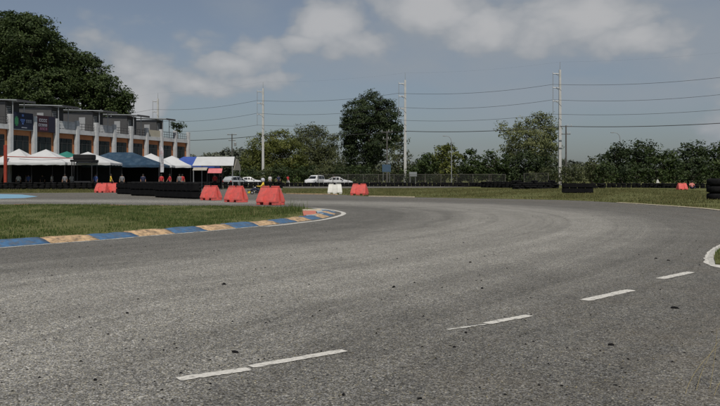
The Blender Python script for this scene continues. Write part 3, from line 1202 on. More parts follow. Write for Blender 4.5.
def pyramid_tent(px, y, wpx, d, eave, peak, m_, label, rz=0.0, flat=.0):
    x = WX(px, y); w = wpx * 1.1 * y / F
    ze, zp = WZ(eave, y), WZ(peak, y)
    o = empty('canopy_tent', (x, y, 0), rz, label, 'tent', 'canopy tents along the paddock')
    bm = bmesh.new()
    n, m2 = 12, 9
    # concave hipped cloth: ridge of length flat*w
    ring = []
    hx, hy = w / 2, d / 2
    per = []
    for k in range(n):
        per.append((-hx + 2 * hx * k / n, -hy))
    for k in range(n):
        per.append((hx, -hy + 2 * hy * k / n))
    for k in range(n):
        per.append((hx - 2 * hx * k / n, hy))
    for k in range(n):
        per.append((-hx, hy - 2 * hy * k / n))
    for q in range(m2 + 1):
        f_ = q / m2
        zz = ze + (zp - ze) * (f_ ** 1.08)
        r_ = []
        for k, (a, b) in enumerate(per):
            kk = (k % n) / n
            sagc = -.10 * math.sin(math.pi * kk) * math.sin(math.pi * min(f_ * 1.1, 1)) - .05 * math.sin(math.pi * kk) * (1 - f_)
            tx = max(-flat * hx, min(flat * hx, a))
            r_.append(bm.verts.new((a * (1 - f_) + tx * f_, b * (1 - f_), zz + sagc)))
        ring.append(r_)
    val = [bm.verts.new((a * 1.003, b * 1.003, ze - .28 + .03 * math.sin(k * 2.1))) for k, (a, b) in enumerate(per)]
    L_ = [val] + ring
    for q in range(len(L_) - 1):
        for k in range(len(per)):
            k2 = (k + 1) % len(per)
            bm.faces.new((L_[q][k], L_[q][k2], L_[q + 1][k2], L_[q + 1][k]))
    bmesh.ops.remove_doubles(bm, verts=bm.verts, dist=.001)
    bmesh.ops.recalc_face_normals(bm, faces=bm.faces)
    me = bpy.data.meshes.new('canopy')
    bm.to_mesh(me); bm.free()
    me.materials.append(m_)
    link('canopy', me, o)
    MB().box(-hx + .1, hx - .1, hy - .03, hy - .01, .02, ze - .05).build('added_shade_sheet', M_SHEETKIOSK, o)  # dark sheet added to block light and deepen the shade under the tent
    for sx in (-1, 1):
        for sy in (-1, 1):
            MB().tube([(sx * (hx - .06), sy * (hy - .06), 0), (sx * (hx - .06), sy * (hy - .06), ze)], .03, 6).build('leg', M_DARKST, o)
    return o


pyramid_tent(-28, 93, 42, 5, 163.5, 148.5, M_WHITEC, 'white pyramid tent behind the red gantry post')
pyramid_tent(19, 92, 39, 4.8, 162.8, 148.8, M_WHITEC, 'white pyramid tent under the dark blue banner')
pyramid_tent(46, 91.5, 50, 5.2, 162.8, 149.3, M_WHITEC, 'wide white pyramid tent under the maroon banner')
pyramid_tent(67, 99, 40, 5, 161.5, 151.3, M_GREENC, 'green pyramid tent half hidden behind white tents')
pyramid_tent(88, 92, 52, 4.6, 163, 151.8, M_WHITEC, 'white pyramid tent behind the black kiosk')
pyramid_tent(121, 97, 80, 5.6, 165.3, 152.4, M_NAVYC, 'large navy blue hipped tent with a level ridge', .0, .26)
pyramid_tent(151, 102, 46, 5.0, 165.5, 153.4, M_WHITEC, 'white pyramid tent between the navy tent and the feather flag')
pyramid_tent(172, 104, 42, 5.0, 165.8, 155.8, M_WHITEC, 'low white pyramid tent behind the feather flag')
pyramid_tent(193, 104, 44, 4.0, 166, 156.8, M_BLUEC, 'royal blue sloping tent beside the white gable tent', .0, .4)

# white gable tent
gy = 92
x = WX(217, gy)
gt = empty('gable_tent', (x, gy, 0), R(-4), 'white ridge tent with open sides at the right end of the tent row', 'tent')
hw_, hd_ = 2.35, 1.9
ze, zr = WZ(166, gy), WZ(157, gy)
g = MB()
g.hexa([(-hw_, -hd_, ze), (hw_, -hd_, ze), (hw_ - .3, 0, zr), (-hw_, 0, zr), (-hw_, -hd_, ze + .03), (hw_, -hd_, ze + .03), (hw_ - .3, 0, zr + .03), (-hw_, 0, zr + .03)])
g.hexa([(-hw_, 0, zr), (hw_ - .3, 0, zr), (hw_, hd_, ze), (-hw_, hd_, ze), (-hw_, 0, zr + .03), (hw_ - .3, 0, zr + .03), (hw_, hd_, ze + .03), (-hw_, hd_, ze + .03)])
g.build('canopy', M_WHITEC, gt)
MB().hexa([(hw_ + .01, -hd_, ze - .5), (hw_ + .05, -hd_, ze - .5), (hw_ + .05, hd_, ze - .5), (hw_ + .01, hd_, ze - .5), (hw_ - .0, -.5, zr - .25), (hw_ + .04, -.5, zr - .25), (hw_ + .04, .5, zr - .25), (hw_ + .0, .5, zr - .25)]).build('end_flap', M_BEIGEC, gt)
for sx in (-1, 1):
    for sy in (-1, 1):
        MB().tube([(sx * (hw_ - .1), sy * (hd_ - .1), 0), (sx * (hw_ - .1), sy * (hd_ - .1), ze)], .04, 6).build('leg', M_STEEL, gt)


def awning(px, y, wpx, top, bot, m_, label):
    x_ = WX(px, y); w = wpx * y / F
    o = empty('awning', (x_, y, 0), 0, label, 'awning')
    zt, zb = WZ(top, y), WZ(bot, y)
    MB().hexa([(-w / 2, 0, zb), (w / 2, 0, zb), (w / 2, .7, zt), (-w / 2, .7, zt), (-w / 2, .0, zb + .03), (w / 2, 0, zb + .03), (w / 2, .7, zt + .03), (-w / 2, .7, zt + .03)]).build('canopy', m_, o)
    for s in (-1, 1):
        MB().tube([(s * (w / 2 - .05), .65, 0), (s * (w / 2 - .05), .65, zt)], .03, 6).build('leg', M_DARKST, o)


awning(214.5, 88, 14, 168.6, 173.2, M_PINKC, 'faded pink awning hanging below the white ridge tent')
awning(199.5, 88, 14, 167.6, 170.4, M_BEIGEC, 'beige awning below the royal blue tent')

# black kiosk in front of the white tent
ky = 88.9
kx = WX(84.5, ky)
ki = empty('kiosk', (kx, ky, 0), 0, 'black flat roofed kiosk in front of a white tent', 'kiosk')
zt, zb = WZ(154.6, ky), WZ(162, ky)
MB().box(-1.05, 1.05, -.8, .8, zb + .25, zt, .12).build('roof', M_SHEETKIOSK, ki)
MB().box(-1.25, 1.25, -1, 1, zb, zb + .246, .03).build('awning_edge', M_SHEETKIOSK, ki)
for sx in (-1, 1):
    for sy in (-1, 1):
        MB().tube([(sx * 1.1, sy * .85, 0), (sx * 1.1, sy * .85, zb)], .05, 6).build('leg', M_DARKST, ki)
MB().box(-.9, .9, -.75, -.605, .8, .95, .01).build('counter', M_DARKST, ki)

# red gantry
gy = 89.5
M_GANTRY = mat('gantry_red', (.30, .045, .025), .6, .2, 4)
ga = empty('gantry', (WX(5.5, gy), gy, 0), 0, 'red steel post with a long thin red crossbar before the tents', 'gantry')
MB().box(-.16, .16, -.12, .12, 0, WZ(145, gy), .02).build('post', M_GANTRY, ga)
x1 = WX(74, gy) - WX(5.5, gy)
MB().tube([(.16, 0, WZ(156.6, gy)), (x1, 0, WZ(158.3, gy))], .055, 6).build('crossbar', M_GANTRY, ga)
MB().tube([(x1, 0, 0), (x1, 0, WZ(158, gy))], .05, 6).build('end_post', M_DARKST, ga)

# feather flags
M_FLAGW = mat('flag_white', (.42, .43, .46), .75, .1, 2, dirt=(.35, .12, .13), dirt_amt=.5, dscale=2.2)
M_FLAGP = mat('flag_pale', (.33, .35, .37), .75, .08, 2)


def feather(px, y, top, m_, label, lean=0.0):
    o = empty('feather_flag', (WX(px, y), y, 0), 0, label, 'flag')
    zt = WZ(top, y)
    MB().tube([(0, 0, 0), (0, 0, zt * .7), (.05 + lean, 0, zt)], [.03, .025, .015], 6).build('pole', M_DARKST, o)
    b = MB()
    n_ = 10
    z0 = 1.9
    prev = None
    for k in range(n_ + 1):
        f_ = k / n_
        z = z0 + (zt - z0) * f_
        w0 = .05 + lean * f_ ** 3
        w = .38 * (1 - max(0, (f_ - .75) / .25) ** 2 * .9)
        yy = .05 * math.sin(f_ * 6)
        cur = [(w0 + .03, yy, z), (w0 + w, yy + .06 * math.sin(f_ * 9), z)]
        if prev:
            b.hexa([(*prev[0][:2], prev[0][2]), prev[1], (prev[1][0], prev[1][1] + .015, prev[1][2]), (prev[0][0], prev[0][1] + .015, prev[0][2]),
                    cur[0], cur[1], (cur[1][0], cur[1][1] + .015, cur[1][2]), (cur[0][0], cur[0][1] + .015, cur[0][2])])
        prev = cur
    b.build('cloth', m_, o)


feather(159.5, 84, 145, M_FLAGW, 'white feather flag with red print in front of white tents')

# ------------------------------------------------------------------ tyres


def tyre_mesh(seg, R_=.31, H_=.205):
    r0 = .17
    prof = [(r0, .035), (R_ - .06, .0), (R_ - .012, .03), (R_, H_ * .3), (R_, H_ * .7), (R_ - .012, H_ - .03), (R_ - .06, H_), (r0, H_ - .035), (r0 + .03, H_ / 2)]
    return MB().lathe(prof, seg, None, True).mesh('tyre', M_TYRE, True)


TYRE = tyre_mesh(14)
TYRE_LO = tyre_mesh(8)


def tyre_section(a, b, nh, label, belt=True):
    """stacks of whole tyres between two ground points, strapped with conveyor belt"""
    A, B = Vector(a), Vector(b)
    L_ = (B - A).length
    n_ = max(1, int(L_ / .63))
    rz = math.atan2(B.y - A.y, B.x - A.x)
    o = empty('tyre_barrier', (A.x, A.y, 0), rz, label, 'tyre wall', 'strapped tyre walls beside the back straight')
    for k in range(n_):
        for h_ in range(nh):
            t = link('tyre', TYRE, o, loc=(.31 + k * .63 + random.uniform(-.015, .015), random.uniform(-.02, .02), h_ * .207), rz=random.uniform(0, 6))
    if belt:
        for z0 in (.10, .53):
            bb = MB()
            x_e = n_ * .63
            pts = [(-.02, -.0), (.0, -.26), (.25, -.345)] + [(x_, -.345 + .012 * math.sin(x_ * 3)) for x_ in np.linspace(.5, x_e - .5, 12)] + [(x_e - .25, -.345), (x_e + .0, -.26), (x_e + .02, 0)]
            for (p, q) in zip(pts[:-1], pts[1:]):
                bb.hexa([(p[0], p[1], z0), (q[0], q[1], z0), (q[0], q[1] + .012, z0), (p[0], p[1] + .012, z0), (p[0], p[1], z0 + .34), (q[0], q[1], z0 + .34), (q[0], q[1] + .012, z0 + .34), (p[0], p[1] + .012, z0 + .34)])
            bb.build('rubber_belt', M_BELT, o)
    return o


tyre_section(G(119, 194.0), G(146, 194.8), 4, 'strapped black tyre wall ending at the paired red barriers')
tyre_section(G(133, 195.6), G(167, 196.6), 5, 'strapped black tyre wall, middle section behind its neighbour')
tyre_section(G(158, 197.4), G(201, 199.2), 5, 'strapped black tyre wall ending near the red barrier row')
tyre_section(G(562, 193.4), G(594, 193.6), 3, 'short strapped tyre block alone on the outfield grass')

# big truck tyres at the right edge
big = MB().lathe([(.34, .05), (.50, .0), (.65, .05), (.68, .12), (.68, .30), (.65, .37), (.50, .42), (.34, .37), (.38, .21)], 22, None, True).mesh('tyre', M_TYRE, True)
cx_, cy_ = G(719, 200)
ts = empty('truck_tyre_stack', (cx_, cy_, 0), 0, 'stack of three big truck tyres standing on the outfield grass', 'tyres')
for k in range(3):
    link('tyre', big, ts, loc=(random.uniform(-.05, .05), random.uniform(-.04, .04), .425 * k), rz=k)


def tyre_mass(name, pts, nh, rows, label, cat='tyre wall', jitter=.05, tilt=0.0):
    """a far wall of tyres too small to pick apart: one mesh of real tyres"""
    base = np.array([v_.co[:] for v_ in TYRE_LO.vertices])
    fac_ = np.array([list(p.vertices) for p in TYRE_LO.polygons])
    P_, s_ = resample(pts, .64) if len(pts) > 2 else (None, None)
    if P_ is None:
        A, B = np.array(pts[0]), np.array(pts[1])
        n_ = int(np.linalg.norm(B - A) / .64)
        P_ = A + (B - A) * np.linspace(0, 1, max(n_, 2))[:, None]
    V_, F_ = [], []
    c = 0
    for p in P_:
        for r_ in range(rows):
            top = nh + (random.choice((0, 0, 0, -1, 1)) if jitter > .1 else 0)
            for h_ in range(max(1, top)):
                a = random.uniform(0, 6)
                q = base.copy()
                q = q + np.array([p[0] + random.uniform(-jitter, jitter), p[1] + r_ * .6 + random.uniform(-jitter, jitter), h_ * .207])
                V_.append(q); F_.append(fac_ + c)
                c += len(base)
    o = link(name, np_mesh(name, np.concatenate(V_), np.concatenate(F_), M_TYRE))
    return tag(o, label, cat, kind='stuff')


tyre_mass('tyre_wall', [(-62, 87.5), G(0, 190.0), G(104, 189.9)], 4, 1, 'long low black tyre wall in front of the white tents')
tyre_mass('tyre_wall', [G(118, 189.0), G(205, 188.6), G(282, 188.2)], 4, 1, 'black tyre wall behind the red barriers and paddock tents')
tyre_mass('tyre_wall', [(WX(283, 119.5), 119.5), (WX(400, 122), 122), (WX(470, 119), 119), (WX(505, 112), 112)], 3, 1, 'long black tyre wall at the foot of the wire fence')
tyre_mass('tyre_wall', [(WX(484, 108), 108), (WX(512, 103), 103)], 4, 2, 'tyre wall end joining the big tyre heap')
tyre_mass('tyre_heap', [G(516, 189.6), (WX(556, 96), 96)], 4, 3, 'big uneven heap of old black tyres by the concrete pole', 'tyre heap', .16)
tyre_mass('tyre_wall', [(WX(594, 108), 108), (WX(640, 106), 106), (WX(690, 100), 100), (WX(760, 96), 96)], 3, 1, 'low black tyre wall before the dark scrub')
tyre_mass('tyre_heap', [(WX(585, 99), 99), (WX(603, 98), 98)], 3, 2, 'small heap of tyres behind the lone strapped block', 'tyre heap', .16)

# ------------------------------------------------------------------ water filled barriers


def barrier_proto(m_):
    o = empty('barrier', (0, 0, 0))
    bl, tl, bt, tt, zb, zt = .60, .52, .34, .085, .13, .80     # half lengths / half depths
    bm = bmesh.new()
    # body lofted through levels, ends slightly scooped for the interlock
    lev = [(zb, 1.0), (.20, .985), (.5, .55), (zt - .03, .06), (zt, 0.0)]
    rings = []
    for z, f_ in lev:
        l_ = tl + (bl - tl) * f_
        d_ = tt + (bt - tt) * f_
        r_ = [(-l_, -d_), (-l_ * .34, -d_), (-l_ * .30, -d_ * .74), (l_ * .30, -d_ * .74), (l_ * .34, -d_), (l_, -d_),
              (l_, -d_ * .25), (l_ - .11, -d_ * .2), (l_ - .11, d_ * .2), (l_, d_ * .25),
              (l_, d_), (-l_, d_), (-l_, d_ * .25), (-l_ + .11, d_ * .2), (-l_ + .11, -d_ * .2), (-l_, -d_ * .25)]
        rings.append([bm.verts.new((a, b, z)) for a, b in r_])
    for q in range(len(rings) - 1):
        for k in range(16):
            bm.faces.new((rings[q][k], rings[q][(k + 1) % 16], rings[q + 1][(k + 1) % 16], rings[q + 1][k]))
    bm.faces.new(rings[0][::-1]); bm.faces.new(rings[-1])
    bmesh.ops.recalc_face_normals(bm, faces=bm.faces)
    me = bpy.data.meshes.new('body')
    bm.to_mesh(me); bm.free()
    me.materials.append(m_)
    link('body', me, o)
    for x0, x1 in ((-.59, -.38), (-.16, .14), (.36, .59)):
        MB().box(x0, x1, -.325, .325, 0, .129, .012).build('foot', m_, o)
    for x0, x1 in ((-.50, -.12), (.10, .50)):
        MB().box(x0, x1, -.078, .078, .802, .875, .015).build('top_lug', m_, o)
    MB().lathe([(.05, .80), (.05, .83), (.03, .84)], 10, Matrix.Translation((-.01, 0, .002))).build('filler_cap', M_DARKST, o)
    return o


bp_red = barrier_proto(M_RED)
bp_white = barrier_proto(M_WHITEPL)
bars = [(bp_red, 211, 200.3, -38, .98, 'red plastic water barrier beside the end of the strapped tyre wall'),
        (None, 236, 202.3, -40, 1.0, 'red plastic water barrier in the middle of the row of three'),
        (None, 270.5, 205.0, -36, 1.04, 'red plastic water barrier nearest the painted kerb, kart behind it'),
        (None, 102, 192.7, -20, .98, 'red plastic barrier of the touching pair, verge grass side'),
        (None, 112.3, 192.6, -20, .98, 'red plastic barrier of the touching pair, tyre wall side'),
        (None, 359.5, 195.6, -24, 1.0, 'red plastic water barrier standing next to the white barrier'),
        (None, 682, 190.0, 8, .86, 'lone red plastic barrier in front of the dark scrub'),
        (bp_white, 335, 194.4, 0, .96, 'white plastic water barrier on the asphalt edge')]
for src, px, py, a, s, lab in bars:
    o = src if src is not None else copy_tree(bp_red)
    o.location = (*G(px, py), .008 if py > 191 else .035)
    o.rotation_euler = (0, 0, R(a))
    o.scale = (s, s, s)
    if px == 682:
        o.location = (WX(682, 84), 84, .03)
    tag(o, lab, 'barrier', 'plastic water barriers')

# ------------------------------------------------------------------ power poles and lines
poles = [(-77.5, 215.0), (-49.2, 194.8), (-20.9, 172.5), (8.9, 157.7), (35.7, 142.8), (64.5, 127)]
HP = 22.0
pole_lab = [None, 'tall concrete power pole rising behind the end townhouse', 'tall concrete power pole in front of the round lit tree', 'tall concrete power pole beside the dark round tree', 'tall concrete power pole next to the pale feathery tree', None]
pole_me = MB()
pole_me.hexa([(-.28, -.28, 0), (.28, -.28, 0), (.28, .28, 0), (-.28, .28, 0), (-.17, -.17, 20.6), (.17, -.17, 20.6), (.17, .17, 20.6), (-.17, .17, 20.6)], .01)
pole_me = pole_me.mesh('shaft', M_CONC)
arm = MB(); arm.tube([(-.1, 0, 0), (-1.25, 0, .0)], .09, 6); arm.tube([(-.1, 0, -.45), (-.7, 0, -.05)], .05, 6)
arm = arm.mesh('bracket_arm', M_STEEL)
ins = MB().lathe([(.02, -.05), (.07, 0), (.04, .06), (.07, .12), (.04, .18), (.07, .24), (.03, .32)], 8).mesh('insulator', M_LAMP, True)
rod = MB().tube([(-1.25, 0, 12.6), (-1.25, 0, 20.0)], .05, 6).mesh('link_rod', M_STEEL)
spike = MB().tube([(0, 0, 20.5), (0, 0, 22.0)], [.05, .03], 6).mesh('spike', M_STEEL)
LV = [19.9, 17.4, 15.0]
for k, (x, y) in enumerate(poles):
    if pole_lab[k] is None:
        continue
    o = empty('power_pole', (x, y, 0), 0, pole_lab[k], 'power pole', 'concrete power poles')
    link('shaft', pole_me, o)
    link('spike', spike, o)
    link('link_rod', rod, o)
    for z in LV:
        a_ = link('bracket_arm', arm, o, loc=(0, 0, z))
        link('insulator', ins, a_, loc=(-1.25, 0, .04))


def wire(name, zs, dx, rad, sag, label, cat='power line', dy=0.0):
    b = MB()
    pts = []
    for (a, c) in zip(poles[:-1], poles[1:]):
        for t in np.linspace(0, 1, 14, endpoint=False):
            pts.append((a[0] + (c[0] - a[0]) * t + dx, a[1] + (c[1] - a[1]) * t + dy, zs - sag * 4 * t * (1 - t)))
    b.tube(pts, rad, 5)
    o = b.build(name, M_WIRE)
    tag(o, label, cat)


wire('power_line', 18.0, -1.25, .028, .75, 'topmost dark power line strung along the tall poles')
wire('power_line', 15.25, -1.25, .028, .8, 'second dark power line from the pole tops')
wire('power_line', 12.7, -1.25, .028, .6, 'third thin dark power line, above the thick cable')
wire('power_cable', 10.5, .25, .06, .45, 'thick dark cable bundle hung lowest on the tall poles', 'cable', -.3)
wire('earth_wire', 22.0, 0, .004, .5, 'faint earth wire joining the pole tips')

# short timber pole beside the right pole, and other small poles
M_DPOLE = mat('dark_pole', (.10, .095, .09), .8, .2, 3)


def short_pole(px, y, top, label, arms=True):
    z = WZ(top, y)
    o = empty('utility_pole', (WX(px, y), y, 0), 0, label, 'utility pole')
    MB().tube([(0, 0, 0), (0, 0, z)], [.17, .12], 8).build('shaft', M_DPOLE, o)
    if arms:
        for zz, l_ in ((z - .25, 1.1), (z - 1.6, .8)):
            MB().box(-l_, l_, -.06, .06, zz, zz + .12).build('crossarm', M_DPOLE, o)
            for s in (-.85, 0.3, .85):
                link('insulator', ins, o, loc=(l_ * s, 0, zz + .15))
    return o


short_pole(566, 141, 125.5, 'short dark utility pole touching the tall concrete pole', True)
so = short_pole(232, 186, 134, 'weathered utility pole with two crossarms behind the ridge tent')
MB().lathe([(.25, 0), (.28, .1), (.28, .75), (.22, .85)], 10, Matrix.Translation((.75, -.1, WZ(146, 186)))).build('transformer', M_STEEL, so)
short_pole(387, 150, 131, 'slim utility pole in front of the dark round tree', True)

M_LAMPP = mat('lamp_post', (.26, .27, .28), .5, .1, 5)


def street_lamp(px, y, top, arm_l, label):
    z = WZ(top, y)
    o = empty('street_lamp', (WX(px, y), y, 0), 0, label, 'street lamp')
    MB().tube([(0, 0, 0), (0, 0, z - .9), (arm_l * .15, 0, z - .35), (arm_l * .5, 0, z), (arm_l, 0, z + .1)], [.08, .06, .05, .045, .04], 7).build('post', M_LAMPP, o)
    MB().box(min(arm_l, arm_l * 1.5), max(arm_l, arm_l * 1.5), -.14, .14, z + .03, z + .17, .03).build('lamp_head', M_LAMPP, o)


street_lamp(451.5, 140, 136.6, -1.0, 'curved arm street lamp among the flat topped shrubs')
street_lamp(620, 155, 133.2, -1.2, 'street lamp head showing above the dark scrub')

# blue sign, small white sign
M_SIGNB = mat('sign_blue', (.05, .09, .14), .5, .15, 3)
M_SIGNW = mat('sign_grey', (.22, .24, .24), .6, .15, 3)
sb = empty('sign_board', (WX(386.5, 145), 145, 0), R(8), 'blue sign board on two posts before the dark round tree', 'sign')
MB().box(-.8, .8, -.03, .03, WZ(172, 145), WZ(164.5, 145), .01).build('panel', M_SIGNB, sb)
for s in (-.6, .6):
    MB().tube([(s, .07, 0), (s, .07, WZ(166, 145))], .04, 6).build('post', M_STEEL, sb)
sw = empty('sign_board', (WX(413, 124), 124, 0), 0, 'small grey white sign board standing behind the wire fence', 'sign')
MB().box(-.6, .6, -.03, .03, WZ(176.5, 124), WZ(172, 124), .01).build('panel', M_SIGNW, sw)
for s in (-.4, .4):
    MB().tube([(s, .07, 0), (s, .07, WZ(173, 124))], .035, 6).build('post', M_STEEL, sw)

# ------------------------------------------------------------------ wire fence


def mesh_mat():
    m = bpy.data.materials.new('chain_link')
    m.use_nodes = True
    N, L = m.node_tree.nodes, m.node_tree.links
    b = N['Principled BSDF']; out = N['Material Output']
    b.inputs['Base Color'].default_value = (.07, .07, .062, 1)
    b.inputs['Roughness'].default_value = .6
    tc = N.new('ShaderNodeTexCoord')
    fs = []
    for ax in ((1, 1), (1, -1)):
        d = N.new('ShaderNodeVectorMath'); d.operation = 'DOT_PRODUCT'
        d.inputs[1].default_value = (ax[0] * 9, 0, ax[1] * 9)
        L.new(tc.outputs['Object'], d.inputs[0])
        f = N.new('ShaderNodeMath'); f.operation = 'FRACT'
        L.new(d.outputs['Value'], f.inputs[0])
        l_ = N.new('ShaderNodeMath'); l_.operation = 'LESS_THAN'
        L.new(f.outputs[0], l_.inputs[0]); l_.inputs[1].default_value = .09
        fs.append(l_.outputs[0])
    mx_ = N.new('ShaderNodeMath'); mx_.operation = 'MAXIMUM'
    L.new(fs[0], mx_.inputs[0]); L.new(fs[1], mx_.inputs[1])
    t = N.new('ShaderNodeBsdfTransparent')
    ms = N.new('ShaderNodeMixShader')
    L.new(mx_.outputs[0], ms.inputs[0]); L.new(t.outputs[0], ms.inputs[1]); L.new(b.outputs[0], ms.inputs[2])
    L.new(ms.outputs[0], out.inputs[0])
    return m


M_MESH = mesh_mat()
M_POSTF = mat('fence_post', (.11, .105, .09), .7, .2, 5)


def fence(a, b, h_, step_, label):
    A, B = Vector(a), Vector(b)
    L_ = (B - A).length
    rz = math.atan2(B.y - A.y, B.x - A.x)
    o = empty('wire_fence', (A.x, A.y, 0), rz, label, 'fence')
    n_ = int(L_ / step_)
    post = MB().tube([(0, 0, 0), (0, 0, h_ + .05)], .045, 6).mesh('post', M_POSTF)
    panel = MB().box(.05, step_ - .05, -.004, .004, .05, h_ - .03).mesh('mesh_panel', M_MESH)
    for k in range(n_ + 1):
        link('post', post, o, loc=(k * step_, 0, 0))
        if k < n_:
            link('mesh_panel', panel, o, loc=(k * step_, 0, 0))
    MB().tube([(0, 0, h_), (n_ * step_, 0, h_)], .03, 6).build('top_rail', M_POSTF, o)


fence((WX(318, 125), 125), (WX(520, 119), 119), 1.85, 2.4, 'brown grey wire fence behind the long tyre wall')
fence((WX(524, 112), 112), (WX(556, 107), 107), 1.95, 2.3, 'taller wire fence panels behind the tyre heap')

# ------------------------------------------------------------------ cars


def car(kind, px, y, rz, paint, label, group=None):
    o = empty('parked_car', (WX(px, y), y, .02), R(rz), label, 'car', group)
    # stations along x: (x, z_bottom, z_belt, z_top, half width, half width at top)
    if kind == 'suv':
        ST = [(-2.25, .50, .85, .95, .78, .70), (-2.2, .40, 1.0, 1.30, .86, .70), (-1.95, .32, 1.02, 1.68, .90, .68), (-1.0, .30, 1.02, 1.76, .91, .70), (.2, .30, 1.02, 1.74, .91, .69),
              (.55, .30, 1.02, 1.60, .91, .67), (1.15, .30, 1.04, 1.10, .91, .74), (1.9, .32, .98, 1.03, .90, .72), (2.2, .38, .86, .93, .84, .66), (2.28, .45, .72, .78, .74, .60)]
        cab = (2, 6)
    elif kind == 'sedan':
        ST = [(-2.3, .48, .80, .88, .74, .62), (-2.2, .36, .92, 1.00, .83, .68), (-1.5, .28, .94, 1.05, .87, .70), (-.85, .27, .93, 1.40, .88, .62), (-.2, .27, .92, 1.47, .88, .63), (.3, .27, .92, 1.44, .88, .62),
              (1.1, .27, .92, .99, .88, .72), (1.8, .28, .83, .89, .87, .70), (2.2, .34, .70, .77, .82, .62), (2.32, .42, .58, .64, .70, .54)]
        cab = (2, 6)
    else:
        ST = [(-1.9, .46, .88, .95, .74, .62), (-1.85, .36, .95, 1.10, .82, .66), (-1.55, .28, .95, 1.42, .85, .62), (-.6, .27, .94, 1.52, .86, .64), (.15, .27, .93, 1.48, .86, .63),
              (.4, .27, .93, 1.38, .86, .62), (1.05, .27, .95, 1.02, .86, .70), (1.55, .29, .86, .92, .85, .66), (1.85, .36, .72, .79, .78, .58), (1.92, .44, .60, .66, .68, .5)]
        cab = (1, 6)
    bm = bmesh.new()
    rings = []
    for (x, zb, zm, zt, hw, hr) in ST:
        r_ = [(-hw * .92, zb), (-hw, (zb + zm) / 2), (-hw * .985, zm), (-hr, zt - .03), (-hr * .85, zt), (hr * .85, zt), (hr, zt - .03), (hw * .985, zm), (hw, (zb + zm) / 2), (hw * .92, zb)]
        rings.append([bm.verts.new((x, a, z)) for a, z in r_])
    for q in range(len(rings) - 1):
        for k in range(10):
            bm.faces.new((rings[q][k], rings[q][(k + 1) % 10], rings[q + 1][(k + 1) % 10], rings[q + 1][k]))
    bm.faces.new(rings[0]); bm.faces.new(rings[-1][::-1])
    bmesh.ops.recalc_face_normals(bm, faces=bm.faces)
    me = bpy.data.meshes.new('body')
    bm.to_mesh(me); bm.free()
    me.polygons.foreach_set('use_smooth', [True] * len(me.polygons))
    me.materials.append(paint)
    body = link('body', me, o)
    sm = body.modifiers.new('split', 'EDGE_SPLIT'); sm.split_angle = R(38)

    def quad(pts, name, m_, par=o):
        c = sum((Vector(p) for p in pts), Vector()) / 4
        nn = (Vector(pts[1]) - Vector(pts[0])).cross(Vector(pts[3]) - Vector(pts[0])).normalized()
        if nn.dot(c - Vector((0, 0, .6))) < 0:
            nn = -nn
        outp = [tuple(Vector(p) + nn * .012) for p in pts]
        inp = [tuple(Vector(p) - nn * .01) for p in pts]
        MB().hexa(inp + outp).build(name, m_, par)
    a, b = cab
    for s in (-1, 1):
        for q in range(a, b):
            A, B = ST[q], ST[q + 1]
            if max(A[3] - A[2], B[3] - B[2]) < .15:
                continue

            def pt(S, f_):
                return (S[0], s * (S[4] * .985 * (1 - f_) + S[5] * f_), S[2] + (S[3] - .03 - S[2]) * f_)
            lo, hi = .10, .88
            Aw, Bw = pt(A, lo), pt(B, lo)
            Ah, Bh = pt(A, hi), pt(B, hi)
            sh = .04
            Aw = (Aw[0] + sh, *Aw[1:]); Ah = (Ah[0] + sh, *Ah[1:]); Bw = (Bw[0] - sh, *Bw[1:]); Bh = (Bh[0] - sh, *Bh[1:])
            quad([Aw, Bw, Bh, Ah], 'side_window', M_CARG)
        # lights
    A, B = ST[b - 1], ST[b]
    f0, f1 = .92, .1
    quad([(B[0] - .05, -B[5] * .92, B[3] + .03), (B[0] - .05, B[5] * .92, B[3] + .03), (A[0] + .05, A[5] * .85, A[3] - .02), (A[0] + .05, -A[5] * .85, A[3] - .02)], 'windscreen', M_CARG)
    A, B = ST[a], ST[a + 1] if kind == 'sedan' else ST[a]
    if kind == 'sedan':
        quad([(A[0] + .05, -A[5] * .9, A[3] + .02), (A[0] + .05, A[5] * .9, A[3] + .02), (B[0] - .05, B[5] * .85, B[3] - .02), (B[0] - .05, -B[5] * .85, B[3] - .02)], 'rear_window', M_CARG)
    else:
        P_ = ST[a - 1]
        A = ST[a + (1 if kind == 'hatch' else 0)]
        P_ = ST[a] if kind == 'hatch' else P_
        quad([(P_[0] + .01, -.6, P_[2] + .12), (P_[0] + .01, .6, P_[2] + .12), (A[0] - .06, .56, A[3] - .12), (A[0] - .06, -.56, A[3] - .12)], 'rear_window', M_CARG)
    xe, xr = ST[-2][0], ST[1][0]
    for s in (-1, 1):
        MB().box(xe - .10, xe + .06, s * .66 - .12, s * .66 + .12, ST[-2][2] - .12, ST[-2][2] + .02, .02).build('headlight', M_LAMP, o)
        MB().box(xr - .06, xr + .08, s * .70 - .10, s * .70 + .10, ST[1][2] - .26, ST[1][2] - .02, .02).build('tail_light', M_TAIL, o)
        MB().box(.75, .92, s * .98 - .08, s * .98 + .08, .98, 1.12, .03).build('wing_mirror', paint, o)
    rw = .34 if kind == 'suv' else .30
    for wx in ((-1.4, 1.42) if kind != 'hatch' else (-1.2, 1.2)):
        for s in (-1, 1):
            Mx = Matrix.Translation((wx, s * .80, rw)) @ Matrix.Rotation(R(90), 4, 'X')
            w = empty('wheel', (0, 0, 0)); w.parent = o
            MB().lathe([(rw * .6, -.10), (rw * .93, -.11), (rw, -.07), (rw, .07), (rw * .93, .11), (rw * .6, .10)], 18, Mx, True).build('tyre', M_TYRE, w, True)
            MB().lathe([(.02, -.09), (rw * .62, -.085), (rw * .62, .085), (.02, .09)], 14, Mx).build('rim', M_STEEL, w)
    return o


